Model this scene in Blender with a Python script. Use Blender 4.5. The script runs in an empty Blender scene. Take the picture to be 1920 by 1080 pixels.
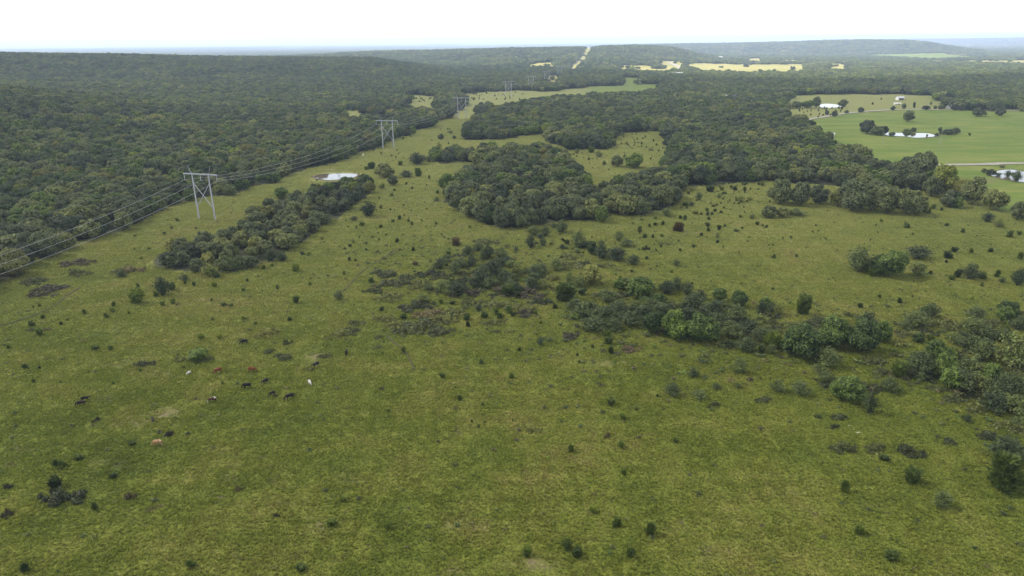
import bpy, bmesh, math, random
import numpy as np
from mathutils import Matrix, Vector

R = math.radians
rng = np.random.default_rng(7)
random.seed(7)
scene = bpy.context.scene

# ------------------------------------------------------------------ camera
PITCH, ROLL, CAMZ, F = R(19.97), R(0.35), 80.0, 1280.0
fw = np.array([0, math.cos(PITCH), -math.sin(PITCH)])
rt0 = np.array([1.0, 0, 0]); up0 = np.array([0, math.sin(PITCH), math.cos(PITCH)])
rt = rt0 * math.cos(ROLL) - up0 * math.sin(ROLL)
up = up0 * math.cos(ROLL) + rt0 * math.sin(ROLL)
cam_d = bpy.data.cameras.new('camera'); cam = bpy.data.objects.new('camera', cam_d)
scene.collection.objects.link(cam)
M = Matrix.Identity(4)
for i in range(3):
    M[i][0], M[i][1], M[i][2] = rt[i], up[i], -fw[i]
M[2][3] = CAMZ
cam.matrix_world = M
cam_d.sensor_width = 36; cam_d.lens = 24.0
cam_d.clip_start = 0.5; cam_d.clip_end = 60000
scene.camera = cam

# ------------------------------------------------------------------ light
SUN_EL, SUN_AZ = R(45), R(-75)          # azimuth from +Y (ahead of the camera), negative is to the left
world = bpy.data.worlds.new('World'); scene.world = world; world.use_nodes = True
wn = world.node_tree; wn.nodes.clear()
sky = wn.nodes.new('ShaderNodeTexSky'); sky.sky_type = 'NISHITA'; sky.sun_disc = False
sky.sun_elevation = SUN_EL; sky.sun_rotation = SUN_AZ
sky.air_density = 1.0; sky.dust_density = 0.6; sky.ozone_density = 1.0
bg = wn.nodes.new('ShaderNodeBackground'); bg.inputs[1].default_value = 0.15
wo = wn.nodes.new('ShaderNodeOutputWorld')
hs = wn.nodes.new('ShaderNodeHueSaturation'); hs.inputs['Saturation'].default_value = 0.45   # milky, half-clouded sky
wn.links.new(sky.outputs[0], hs.inputs['Color']); wn.links.new(hs.outputs[0], bg.inputs[0]); wn.links.new(bg.outputs[0], wo.inputs[0])
sd = bpy.data.lights.new('sun', 'SUN'); sd.energy = 5.0; sd.angle = R(4); sd.color = (1.0, 0.93, 0.80)
sun = bpy.data.objects.new('sun', sd); scene.collection.objects.link(sun)
to_sun = Vector((math.sin(SUN_AZ) * math.cos(SUN_EL), math.cos(SUN_AZ) * math.cos(SUN_EL), math.sin(SUN_EL)))
sun.rotation_euler = to_sun.to_track_quat('Z', 'Y').to_euler()
sun.location = (0, 0, 300)
vs = scene.view_settings
vs.view_transform = 'Standard'; vs.look = 'None'; vs.exposure = 1.38; vs.gamma = 1.0
vs.use_curve_mapping = False
cy = scene.cycles
cy.max_bounces = 6; cy.diffuse_bounces = 2; cy.glossy_bounces = 2; cy.transmission_bounces = 3
cy.volume_bounces = 0; cy.transparent_max_bounces = 8; cy.sample_clamp_indirect = 6
cy.use_denoising = True
HAZE = 1.5e-4

# ------------------------------------------------------------------ terrain
_w = [(rng.uniform(0, 2 * math.pi), rng.uniform(0, 2 * math.pi)) for _ in range(12)]
def waves(x, y, lam, k0, n=4):
    s = 0
    for i in range(n):
        a, ph = _w[(k0 + i) % 12]
        l = lam * (1 + 0.37 * i)
        s = s + np.sin((x * math.cos(a) + y * math.sin(a)) / l * 2 * math.pi + ph)
    return s / n

def rayd(px, py):
    px = np.asarray(px, float); py = np.asarray(py, float)
    d = fw[:, None] * F + rt[:, None] * (px.ravel() - 960) - up[:, None] * (py.ravel() - 540)
    return (d / np.linalg.norm(d, axis=0)).T

def crest(pts, tree=9.0):                # silhouette points (px, py, distance) -> (azimuth, distance, crest height)
    out = []
    for px, py, D in pts:
        d = rayd(px, py)[0]; h = math.hypot(d[0], d[1])
        out.append((math.atan2(d[0], d[1]), D, CAMZ + D * d[2] / h - tree))
    return np.array(out)
RIDGES = [
    (crest([(-900, 120, 800), (-300, 142, 850), (0, 158, 880), (100, 170, 890), (200, 181, 890), (300, 191, 900), (430, 203, 900), (560, 214, 900)]), 430, 500),
    (crest([(-900, 70, 1700), (-300, 88, 1800), (0, 97, 1850), (250, 100, 1900), (400, 104, 1900), (700, 106, 1900), (745, 113, 1880), (820, 125, 1850), (870, 137, 1800), (930, 150, 1800)]), 800, 700),
    (crest([(-600, 118, 2900), (400, 112, 2900), (600, 100, 3000), (700, 94, 3000), (820, 92, 2950), (960, 88.5, 2900), (1095, 87, 2850), (1110, 88, 2850), (1128, 85, 2850), (1200, 84, 2900), (1260, 87, 3000), (1310, 100, 3000), (1380, 112, 3000)]), 900, 900),
    (crest([(1100, 87, 4600), (1200, 82.5, 4600), (1280, 80.5, 4600), (1420, 78.5, 4600), (1500, 76, 4600), (1560, 74, 4600), (1620, 73, 4600), (1700, 74.5, 4600), (1740, 78, 4600), (1780, 84.5, 4600), (1830, 92, 4600), (1900, 104, 4600)]), 900, 1200),
    (crest([(1500, 80, 11000), (1600, 72.5, 11000), (1700, 70.5, 11000), (1780, 70, 11000), (1880, 69, 11000), (1920, 67.5, 11000), (2200, 66, 11000), (2700, 70, 11000)]), 3000, 3000),
    (crest([(700, 92, 14000), (745, 88, 14000), (795, 82.5, 14000), (845, 81, 14000), (875, 85, 14000), (960, 87.5, 14000), (1050, 88, 14000)], 0), 2500, 2500),
    (crest([(-200, 96, 16000), (240, 91, 16000), (330, 88, 16000), (480, 87, 16000), (620, 90, 16000), (700, 95, 16000)], 0), 2500, 2500),
]
def sstep(t):
    t = np.clip(t, 0, 1); return t * t * (3 - 2 * t)
POND_SPOTS = []                          # (x, y, rx, ry, rot, z) levelled spots under the ponds
def terr0(x, y):
    D = np.hypot(x, y); az = np.arctan2(x, y)
    z = 0.55 * waves(x, y, 95, 0) + 0.8 * waves(x, y, 230, 3) * sstep((D - 120) / 400) + 3.0 * waves(x, y, 1400, 6) * sstep((D - 1300) / 1500)
    z = z + 0.16 * waves(x, y, 37, 8)
    z = z + 10 * waves(x, y, 5200, 2) * sstep((D - 5000) / 5000)
    r = np.zeros_like(z)
    for c, wn_, wf in RIDGES:
        lo, hi = c[0, 0], c[-1, 0]
        H = np.interp(az, c[:, 0], c[:, 2]) ; D0 = np.interp(az, c[:, 0], c[:, 1])
        H = np.maximum(H, 0) * sstep(1 - (lo - az) / 0.15) * sstep(1 - (az - hi) / 0.06)
        wob = 1 + 0.22 * waves(x, y, 420, 5, 3)
        t = (D - (D0 - wn_ * wob)) / (wn_ * wob)
        s = np.where(D < D0, sstep(t), sstep(1 - (D - D0) / wf))
        h = H * s
        # gullies on the slopes
        h = h * (1 - 0.16 * (1 - s) * (1 + waves(az * 3000, D * 0.25, 260, 1, 3)))
        r = np.maximum(r, h)
    return z + r
def terr(x, y):
    x = np.asarray(x, float); y = np.asarray(y, float)
    z = terr0(x, y)
    for (cx, cy_, rx, ry, rot, pz) in POND_SPOTS:
        dx, dy = x - cx, y - cy_
        u = (dx * math.cos(rot) + dy * math.sin(rot)) / rx; v = (-dx * math.sin(rot) + dy * math.cos(rot)) / ry
        q = np.sqrt(u * u + v * v)
        w = sstep((1.9 - q) / 0.75)
        z = z * (1 - w) + w * (pz - 0.25)
    return z
_T = np.geomspace(70, 30000, 520)
def ground(px, py, h=0.0, tf=None):
    """pixel of the photograph -> point on the ground (h metres above it)"""
    tf = tf or terr
    d = rayd(px, py)
    X = d[:, 0:1] * _T; Y = d[:, 1:2] * _T; Z = CAMZ + d[:, 2:3] * _T
    g = Z - (tf(X, Y) + h)
    hit = g < 0
    k = np.where(hit.any(1), hit.argmax(1), len(_T) - 1)
    k = np.maximum(k, 1)
    i = np.arange(len(k))
    t0, t1 = _T[k - 1], _T[k]
    for _ in range(14):
        tm = 0.5 * (t0 + t1)
        gm = CAMZ + d[:, 2] * tm - tf(d[:, 0] * tm, d[:, 1] * tm) - h
        t1 = np.where(gm < 0, tm, t1); t0 = np.where(gm < 0, t0, tm)
    t = 0.5 * (t0 + t1)
    x, y = d[:, 0] * t, d[:, 1] * t
    return np.stack([x, y, tf(x, y)], 1), t
def project(P):
    q = np.asarray(P, float) - np.array([0, 0, CAMZ])
    zc = np.maximum(q @ fw, 1e-3)
    return 960 + F * (q @ rt) / zc, 540 - F * (q @ up) / zc, zc

# ponds: outline pixels
PONDS = {
    'A': [(588, 331), (597, 327.5), (610, 325.8), (640, 325), (664, 325.6), (670, 328), (662, 332.5), (642, 335.5), (618, 337.5), (600, 335.5)],
    'B': [(1537, 199), (1541, 195), (1556, 194.5), (1572, 196.5), (1578, 199), (1566, 201.5), (1545, 202)],
    'C': [(1660, 252), (1664, 248.5), (1685, 249), (1712, 249.5), (1736, 249.5), (1752, 252.5), (1756, 255), (1740, 257), (1718, 258), (1697, 255.5), (1672, 254.5)],
    'D': [(1855, 327), (1866, 322), (1880, 318.5), (1903, 318.5), (1925, 323), (1960, 330), (1958, 343), (1925, 342), (1904, 339), (1880, 335), (1866, 331)],
}
pond_xy = {}
for k_, pts in PONDS.items():
    g_, _ = ground([p[0] for p in pts], [p[1] for p in pts], tf=terr0)
    pz = float(np.median(g_[:, 2])); pond_xy[k_] = (g_, pz)
for k_, (g_, pz) in pond_xy.items():
    # re-intersect with the level plane
    pts = PONDS[k_]; d = rayd([p[0] for p in pts], [p[1] for p in pts])
    t = (pz - CAMZ) / d[:, 2]; P = np.stack([d[:, 0] * t, d[:, 1] * t], 1)
    c = P.mean(0); C2 = np.cov((P - c).T); ev, evec = np.linalg.eigh(C2)
    a = evec[:, 1]; rot = math.atan2(a[1], a[0])
    u = (P - c) @ a; v = (P - c) @ evec[:, 0]
    POND_SPOTS.append((c[0], c[1], abs(u).max() * 1.12, abs(v).max() * 1.2, rot, pz))
    pond_xy[k_] = (P, pz)

# ------------------------------------------------------------------ land cover (outlines in photo pixels; third value 't' marks a point seen over tree tops)
TREE_H = 9.5
def outline(pts):
    out = []
    for p in pts:
        if len(p) > 2:
            g_, _ = ground([p[0]], [p[1]], h=TREE_H * (1 if p[1] > 140 else 1.2))
            px, py, _ = project(g_); out.append((float(px[0]), float(py[0])))
        else:
            out.append((float(p[0]), float(p[1])))
    return np.array(out)
def inside(px, py, poly):
    px = np.asarray(px); py = np.asarray(py); r = np.zeros(px.shape, bool)
    n = len(poly)
    for i in range(n):
        x0, y0 = poly[i]; x1, y1 = poly[(i + 1) % n]
        if y0 == y1: continue
        c = ((y0 > py) != (y1 > py)) & (px < (x1 - x0) * (py - y0) / (y1 - y0) + x0)
        r ^= c
    return r
T = 't'
COVER = [  # painted in order; w wood, p pasture, l lush meadow, s straw field
    ('p', [(-3000, 5000), (5000, 5000), (5000, 330), (1920, 300), (1400, 300), (1290, 200), (1100, 187), (865, 187), (800, 187), (400, 300), (-300, 430), (-3000, 500)]),
    ('w', [(-3000, 1100), (-600, 700), (-100, 575), (0, 532), (40, 512), (60, 487), (110, 480), (150, 455), (190, 442), (235, 435), (262, 420), (300, 396), (345, 380), (380, 372), (440, 366), (470, 350), (520, 343), (560, 322), (600, 312), (640, 302), (690, 282), (740, 261), (785, 245), (816, 231), (836, 223), (848, 213), (866, 205), (876, 197), (872, 190), (864, 184), (858, 175), (600, 150), (-3000, 150)]),
    ('w', [(862, 263), (900, 263), (960, 258), (1022, 252), (1030, 264), (1040, 272), (1060, 281), (1100, 279), (1146, 282), (1154, 268), (1158, 247), (1236, 248), (1248, 252), (1244, 272), (1262, 282), (1257, 300), (1225, 318), (1190, 330), (1140, 345), (1100, 330), (1300, 350), (1345, 347), (1430, 340), (1500, 345), (1600, 352), (1735, 358), (1757, 356), (1757, 330), (1700, 250), (1560, 225), (1500, 205), (1290, 180), (1200, 160), (1100, 175), (930, 190), (918, 200), (900, 209), (896, 222), (884, 229), (880, 242)]),
    ('w', [(803, 303), (830, 308), (860, 302), (890, 306), (905, 330), (850, 340), (832, 372), (828, 380), (870, 398), (888, 413), (925, 427), (960, 430), (1005, 422), (1070, 414), (1128, 416), (1140, 400), (1210, 404), (1264, 391), (1282, 372), (1285, 350), (1225, 322), (1170, 335), (1090, 318), (1060, 295), (1020, 286), (930, 288), (860, 290), (815, 294)]),
    ('p', [(1052, 279, T), (1100, 287), (1152, 284), (1164, 262), (1160, 249), (1238, 247), (1254, 262), (1258, 286), (1232, 304, T), (1205, 316, T), (1165, 318, T), (1150, 330, T), (1130, 333, T), (1100, 314, T), (1070, 295, T)]),
    ('w', [(286, 505), (340, 508), (385, 513), (430, 512), (470, 503), (520, 488), (560, 458), (620, 420), (650, 398), (688, 370), (698, 352), (690, 345), (650, 345), (590, 360), (520, 372), (500, 400), (440, 430), (400, 452), (330, 468), (290, 480)]),
    ('p', [(636, 203), (725, 204.5, T), (728, 212, T), (636, 210, T)]),
    ('p', [(755, 178), (790, 178.5), (822, 182), (823, 197, T), (790, 198, T), (762, 200, T)]),
    ('p', [(862, 176), (905, 173), (960, 170), (1000, 170), (1014, 173), (1070, 167), (1110, 162), (1190, 159), (1245, 157), (1243, 161, T), (1195, 168, T), (1105, 172, T), (1060, 176, T), (1010, 179, T), (960, 189, T), (930, 194, T), (915, 199), (886, 200), (880, 190), (868, 184)]),
    ('l', [(1106, 164), (1190, 159), (1245, 157), (1244, 161, T), (1195, 168, T), (1106, 172, T)]),
    ('l', [(1166, 146), (1200, 145), (1203, 158), (1166, 160)]),
    ('s', [(1019, 142), (1052, 142), (1050, 153, T), (1022, 153, T)]),
    ('s', [(1009, 118), (1036, 117), (1040, 123), (1030, 127), (985, 127), (984, 123)]),
    ('s', [(1157, 122), (1225, 123), (1224, 130), (1190, 128, T), (1160, 127, T)]),
    ('s', [(1240, 113), (1258, 113), (1282, 118), (1283, 136), (1240, 138), (1186, 137), (1183, 130), (1240, 129)]),
    ('s', [(1293, 118), (1400, 121), (1518, 120), (1517, 127), (1500, 131, T), (1380, 131, T), (1300, 128, T), (1283, 122)]),
    ('s', [(1397, 110), (1431, 109), (1434, 119), (1398, 120)]),
    ('s', [(1365, 110), (1388, 109.5), (1388, 112.5), (1366, 113)]),
    ('s', [(1460, 112), (1505, 112.5), (1508, 118), (1462, 117)]),
    ('s', [(1455, 94), (1478, 93.5), (1478, 96), (1455, 96)]),
    ('s', [(1296, 86), (1316, 85.5), (1316, 87.5), (1296, 88)]),
    ('s', [(1506, 101.5), (1524, 101), (1526, 104), (1506, 104)]),
    ('l', [(1603, 103), (1690, 101), (1765, 99.5), (1800, 104), (1856, 107.5), (1850, 109.5), (1800, 110), (1745, 113), (1700, 110), (1640, 107)]),
    ('s', [(1688, 116), (1760, 113.5), (1920, 113), (2300, 112), (2300, 122), (1920, 122), (1850, 121), (1780, 119)]),
    ('l', [(1480, 179), (1640, 176), (1740, 179), (1760, 186), (1768, 200), (1790, 206), (1860, 206), (1920, 207), (3600, 209), (3600, 440), (2500, 430), (2100, 415), (1925, 408), (1893, 395), (1868, 395), (1845, 362), (1810, 346), (1798, 330), (1785, 316, T), (1747, 309, T), (1727, 292, T), (1677, 296, T), (1648, 289, T), (1613, 266, T), (1560, 260, T), (1546, 242, T), (1530, 231, T), (1505, 217, T), (1478, 208, T), (1465, 200)]),
    # drier part of the meadow behind the road
    ('p', [(1478, 180), (1640, 176), (1740, 179), (1768, 195), (1778, 204), (1700, 206), (1640, 207.5), (1590, 213), (1550, 219), (1508, 226), (1460, 210)]),
    ('s', [(1548, 119.5), (1592, 119), (1592, 125, T), (1550, 125, T)]),
    ('r', [(1062, 136), (1079, 136), (1099, 112), (1113, 92), (1112, 88), (1097, 88), (1088, 108), (1074, 123)]),
]
COVER = [(c, outline(p)) for c, p in COVER]
def cover(x, y, z=None):
    """code per ground point: w wood, p pasture, l lush, s straw, r right of way"""
    x = np.asarray(x, float); y = np.asarray(y, float)
    if z is None: z = terr(x, y)
    Dw = np.hypot(x, y); am = 9 * sstep((Dw - 350) / 500) + 14 * sstep((Dw - 1200) / 1500)   # ragged margins
    xw = x + np.minimum(am, 9) * (waves(x, y, 43, 4, 3) + .6 * waves(x, y, 17, 9, 3)); yw = y + 1.6 * am * (waves(x, y, 51, 7, 3) + .6 * waves(x, y, 19, 2, 3))
    px, py, zc = project(np.stack([xw, yw, z], -1).reshape(-1, 3))
    res = np.full(px.shape, 'w', dtype='<U1')
    for c, poly in COVER:
        res[inside(px, py, poly)] = c
    D = np.hypot(x, y).ravel()
    behind = zc < 60
    res[behind] = 'p'
    # fields among the far woods
    far = (D > 5200) & (res == 'w')
    n = waves(x.ravel(), y.ravel() * 0.8, 1500, 4) + 0.6 * waves(x.ravel(), y.ravel(), 600, 9)
    res[far & (n > 0.55)] = 's'
    return res.reshape(x.shape), px.reshape(x.shape), py.reshape(x.shape)

# ------------------------------------------------------------------ materials
def new_mat(name):
    m = bpy.data.materials.new(name); m.use_nodes = True
    nt = m.node_tree; nt.nodes.clear()
    return m, nt, nt.nodes, nt.links
def noise(N, L, vec, scale, detail=3.0, rough=0.55):
    n = N.new('ShaderNodeTexNoise'); n.inputs['Scale'].default_value = scale
    n.inputs['Detail'].default_value = detail; n.inputs['Roughness'].default_value = rough
    if vec is not None: L.new(vec, n.inputs['Vector'])
    return n.outputs['Fac']
def ramp(N, L, fac, stops, interp='LINEAR'):
    r = N.new('ShaderNodeValToRGB'); r.color_ramp.interpolation = interp
    e = r.color_ramp.elements
    while len(e) > 1: e.remove(e[0])
    e[0].position = stops[0][0]; e[0].color = (*stops[0][1], 1)
    for p, c in stops[1:]:
        q = e.new(p); q.color = (*c, 1)
    L.new(fac, r.inputs[0]); return r.outputs[0]
def mixc(N, L, fac, a, b, mode='MIX'):
    n = N.new('ShaderNodeMix'); n.data_type = 'RGBA'; n.blend_type = mode
    for s, v in ((n.inputs[0], fac), (n.inputs[6], a), (n.inputs[7], b)):
        if hasattr(v, 'is_linked'): L.new(v, s)
        elif isinstance(v, tuple): s.default_value = (*v, 1)
        else: s.default_value = v
    return n.outputs[2]
def mrange(N, L, v, a, b, c=0.0, d=1.0):
    n = N.new('ShaderNodeMapRange'); L.new(v, n.inputs[0])
    for i, q in enumerate((a, b, c, d)): n.inputs[i + 1].default_value = q
    return n.outputs[0]
def surf(N, L, col, rough=0.8, spec=0.2, normal=None, translucent=0.0, metallic=0.0):
    p = N.new('ShaderNodeBsdfPrincipled')
    if hasattr(col, 'is_linked'): L.new(col, p.inputs['Base Color'])
    else: p.inputs['Base Color'].default_value = (*col, 1)
    p.inputs['Roughness'].default_value = rough; p.inputs['Specular IOR Level'].default_value = spec
    p.inputs['Metallic'].default_value = metallic
    if normal is not None: L.new(normal, p.inputs['Normal'])
    out = N.new('ShaderNodeOutputMaterial'); sh = p.outputs[0]
    if translucent:
        t = N.new('ShaderNodeBsdfTranslucent')
        if hasattr(col, 'is_linked'): L.new(col, t.inputs[0])
        else: t.inputs[0].default_value = (*col, 1)
        m = N.new('ShaderNodeMixShader'); m.inputs[0].default_value = translucent
        L.new(sh, m.inputs[1]); L.new(t.outputs[0], m.inputs[2]); sh = m.outputs[0]
    L.new(sh, out.inputs[0]); return p

def leaf_mat(name, dark, mid, light, yellow=(0.13, 0.13, 0.03), var=1.0, autumn=0.0):
    m, nt, N, L = new_mat(name)
    oi = N.new('ShaderNodeObjectInfo'); geo = N.new('ShaderNodeNewGeometry')
    fine = noise(N, L, geo.outputs['Position'], 0.9, 2, 0.6)
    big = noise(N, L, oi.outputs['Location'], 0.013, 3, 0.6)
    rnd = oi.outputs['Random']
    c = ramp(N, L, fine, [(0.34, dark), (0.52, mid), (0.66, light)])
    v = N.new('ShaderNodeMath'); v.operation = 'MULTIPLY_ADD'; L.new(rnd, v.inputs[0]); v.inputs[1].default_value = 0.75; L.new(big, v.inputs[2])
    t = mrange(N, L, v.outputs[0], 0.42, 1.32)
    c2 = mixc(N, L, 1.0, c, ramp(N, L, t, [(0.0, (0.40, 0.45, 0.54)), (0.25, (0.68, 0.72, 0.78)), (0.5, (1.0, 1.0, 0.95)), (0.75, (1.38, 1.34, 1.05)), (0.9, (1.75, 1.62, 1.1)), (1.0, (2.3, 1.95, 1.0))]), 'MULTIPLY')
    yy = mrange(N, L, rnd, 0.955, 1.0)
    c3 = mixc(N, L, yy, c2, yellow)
    surf(N, L, c3, 0.65, 0.25, translucent=0.22)
    return m
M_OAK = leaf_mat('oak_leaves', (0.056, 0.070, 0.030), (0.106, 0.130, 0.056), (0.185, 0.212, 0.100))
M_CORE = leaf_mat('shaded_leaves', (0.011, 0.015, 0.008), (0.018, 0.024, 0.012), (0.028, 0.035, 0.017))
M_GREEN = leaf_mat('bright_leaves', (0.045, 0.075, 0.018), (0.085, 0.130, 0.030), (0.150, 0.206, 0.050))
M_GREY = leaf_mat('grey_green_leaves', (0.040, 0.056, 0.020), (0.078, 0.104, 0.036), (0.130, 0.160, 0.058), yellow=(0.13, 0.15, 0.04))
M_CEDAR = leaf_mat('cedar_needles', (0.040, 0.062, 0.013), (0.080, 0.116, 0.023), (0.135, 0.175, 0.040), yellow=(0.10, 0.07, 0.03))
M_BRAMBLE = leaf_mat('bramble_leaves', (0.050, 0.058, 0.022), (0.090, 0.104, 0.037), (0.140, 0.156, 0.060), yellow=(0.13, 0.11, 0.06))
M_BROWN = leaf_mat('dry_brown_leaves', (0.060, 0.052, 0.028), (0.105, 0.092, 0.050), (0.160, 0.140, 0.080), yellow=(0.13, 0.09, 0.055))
def bark():
    m, nt, N, L = new_mat('bark')
    geo = N.new('ShaderNodeNewGeometry')
    c = ramp(N, L, noise(N, L, geo.outputs['Position'], 3, 4), [(0.3, (0.05, 0.042, 0.035)), (0.7, (0.14, 0.125, 0.11))])
    surf(N, L, c, 0.9, 0.1); return m
M_BARK = bark()

def pasture_color(N, L, pos):
    """green, olive, straw and bare tones of the rough pasture, shared by the soil sheet and the grass"""
    n1 = noise(N, L, pos, 0.012, 4, 0.6)
    n2 = noise(N, L, pos, 0.07, 4, 0.62)
    n3 = noise(N, L, pos, 0.55, 3, 0.6)
    n4 = noise(N, L, pos, 2.1, 3, 0.7)
    n3 = mrange(N, L, n3, 0.0, 1.0, 0.28, 0.72)
    a = N.new('ShaderNodeMath'); a.operation = 'ADD'; L.new(n2, a.inputs[0]); L.new(n3, a.inputs[1])
    b = N.new('ShaderNodeMath'); b.operation = 'ADD'; L.new(a.outputs[0], b.inputs[0]); L.new(n1, b.inputs[1])
    t = mrange(N, L, b.outputs[0], 1.10, 1.88)
    c = ramp(N, L, t, [(0.0, (0.088, 0.118, 0.030)), (0.25, (0.120, 0.152, 0.031)), (0.5, (0.156, 0.182, 0.040)), (0.72, (0.192, 0.200, 0.058)), (0.9, (0.205, 0.180, 0.080)), (1.0, (0.21, 0.165, 0.10))])
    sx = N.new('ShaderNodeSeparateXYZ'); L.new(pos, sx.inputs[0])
    c = mixc(N, L, mrange(N, L, sx.outputs[1], 150, 430, 0.0, 0.62), c, (0.325, 0.340, 0.165))     # paler with distance: brightness falloff and haze painted into the colour
    c = mixc(N, L, 1.0, c, (1.05, 1.03, 0.82), 'MULTIPLY')
    g = mrange(N, L, n4, 0.32, 0.68, 0.45, 1.55)
    cc = N.new('ShaderNodeCombineColor')
    for i in range(3): L.new(g, cc.inputs[i])
    c = mixc(N, L, 1.0, c, cc.outputs[0], 'MULTIPLY')
    brown = mrange(N, L, noise(N, L, pos, 0.19, 4, 0.7), 0.63, 0.74)
    return mixc(N, L, brown, c, (0.125, 0.100, 0.068))

def ground_mat():
    m, nt, N, L = new_mat('pasture_ground')
    geo = N.new('ShaderNodeNewGeometry'); pos = geo.outputs['Position']
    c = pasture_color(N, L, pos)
    at = N.new('ShaderNodeAttribute'); at.attribute_name = 'cover'
    sp = N.new('ShaderNodeSeparateColor'); L.new(at.outputs['Color'], sp.inputs[0])
    nl = noise(N, L, pos, 0.02, 5, 0.6)
    nf = noise(N, L, pos, 0.4, 4, 0.6)
    lush = ramp(N, L, nl, [(0.3, (0.085, 0.135, 0.024)), (0.55, (0.118, 0.168, 0.030)), (0.75, (0.165, 0.195, 0.045))])
    lush = mixc(N, L, mrange(N, L, nf, 0.35, 0.7, 0.0, 0.7), lush, (0.075, 0.115, 0.028))
    mp = N.new('ShaderNodeMapping'); mp.inputs['Scale'].default_value = (0.25, 1.0, 1.0); L.new(pos, mp.inputs['Vector'])
    lush = mixc(N, L, mrange(N, L, noise(N, L, mp.outputs[0], 0.06, 5, 0.65), 0.45, 0.65, 0.0, 0.7), lush, (0.19, 0.195, 0.055))
    c = mixc(N, L, 1.0, c, (0.64, 0.64, 0.64), 'MULTIPLY')
    straw = ramp(N, L, noise(N, L, pos, 0.006, 5, 0.6), [(0.3, (0.19, 0.19, 0.065)), (0.55, (0.27, 0.245, 0.095)), (0.75, (0.21, 0.21, 0.075))])
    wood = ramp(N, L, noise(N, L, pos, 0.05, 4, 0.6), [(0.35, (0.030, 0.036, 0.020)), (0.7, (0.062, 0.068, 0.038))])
    c = mixc(N, L, sp.outputs[0], c, lush)
    c = mixc(N, L, sp.outputs[1], c, straw)
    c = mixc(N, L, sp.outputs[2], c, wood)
    at2 = N.new('ShaderNodeAttribute'); at2.attribute_name = 'dirt'
    dn = N.new('ShaderNodeMath'); dn.operation = 'MULTIPLY'; L.new(at2.outputs['Fac'], dn.inputs[0]); L.new(mrange(N, L, nf, 0.3, 0.62), dn.inputs[1])
    c = mixc(N, L, dn.outputs[0], c, (0.17, 0.125, 0.095))
    bp = N.new('ShaderNodeBump'); bp.inputs['Strength'].default_value = 0.8; bp.inputs['Distance'].default_value = 0.5
    L.new(noise(N, L, pos, 0.9, 4, 0.65), bp.inputs['Height'])
    surf(N, L, c, 0.95, 0.05, normal=bp.outputs[0]); return m
def grass_mat():
    m, nt, N, L = new_mat('pasture_grass')
    geo = N.new('ShaderNodeNewGeometry')
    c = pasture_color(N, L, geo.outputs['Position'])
    c = mixc(N, L, 1.0, c, (1.12, 1.14, 1.0), 'MULTIPLY')
    surf(N, L, c, 0.7, 0.2, translucent=0.3); return m
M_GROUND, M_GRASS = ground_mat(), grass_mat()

def simple(name, col, rough=0.7, spec=0.3, metallic=0.0, var=0.15, scale=2.0):
    m, nt, N, L = new_mat(name)
    tc = N.new('ShaderNodeTexCoord')
    n = noise(N, L, tc.outputs['Object'], scale, 4)
    lo = tuple(v * (1 - var) for v in col); hi = tuple(min(1, v * (1 + var)) for v in col)
    surf(N, L, ramp(N, L, n, [(0.3, lo), (0.7, hi)]), rough, spec, metallic=metallic); return m
M_STEEL = simple('weathered_steel', (0.36, 0.37, 0.42), 0.55, 0.4, 0.0)
M_WIRE = simple('aluminium_cable', (0.30, 0.30, 0.31), 0.5, 0.5)
M_INSUL = simple('grey_insulator', (0.45, 0.46, 0.50), 0.4, 0.5)
M_GRAVEL = simple('pale_gravel', (0.28, 0.26, 0.225), 0.95, 0.1, scale=0.3)
M_TRAIL = simple('trodden_soil', (0.060, 0.056, 0.030), 0.95, 0.1, scale=0.5)
M_MUD = simple('muddy_bank', (0.115, 0.085, 0.065), 0.95, 0.1, scale=0.3, var=0.35)
M_WHITE = simple('white_paint', (0.62, 0.62, 0.61), 0.5, 0.3, var=0.04)
M_ROOF = simple('grey_metal_roof', (0.42, 0.43, 0.45), 0.5, 0.4)
M_TIN = simple('rusty_tin', (0.25, 0.17, 0.13), 0.6, 0.3, var=0.4)
M_DARKWIN = simple('window_glass', (0.03, 0.035, 0.04), 0.15, 0.6)
M_POLE = simple('weathered_pole', (0.30, 0.28, 0.25), 0.9, 0.1)
M_ROCK = simple('pale_rock', (0.36, 0.33, 0.28), 0.9, 0.2, var=0.3)
def water_mat():
    m, nt, N, L = new_mat('pond_water')
    geo = N.new('ShaderNodeNewGeometry')
    bp = N.new('ShaderNodeBump'); bp.inputs['Strength'].default_value = 0.05; bp.inputs['Distance'].default_value = 0.1
    L.new(noise(N, L, geo.outputs['Position'], 1.5, 3), bp.inputs['Height'])
    p = surf(N, L, (0.10, 0.085, 0.06), 0.04, 0.5, normal=bp.outputs[0]); p.inputs['IOR'].default_value = 1.33
    return m
M_WATER = water_mat()

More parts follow.
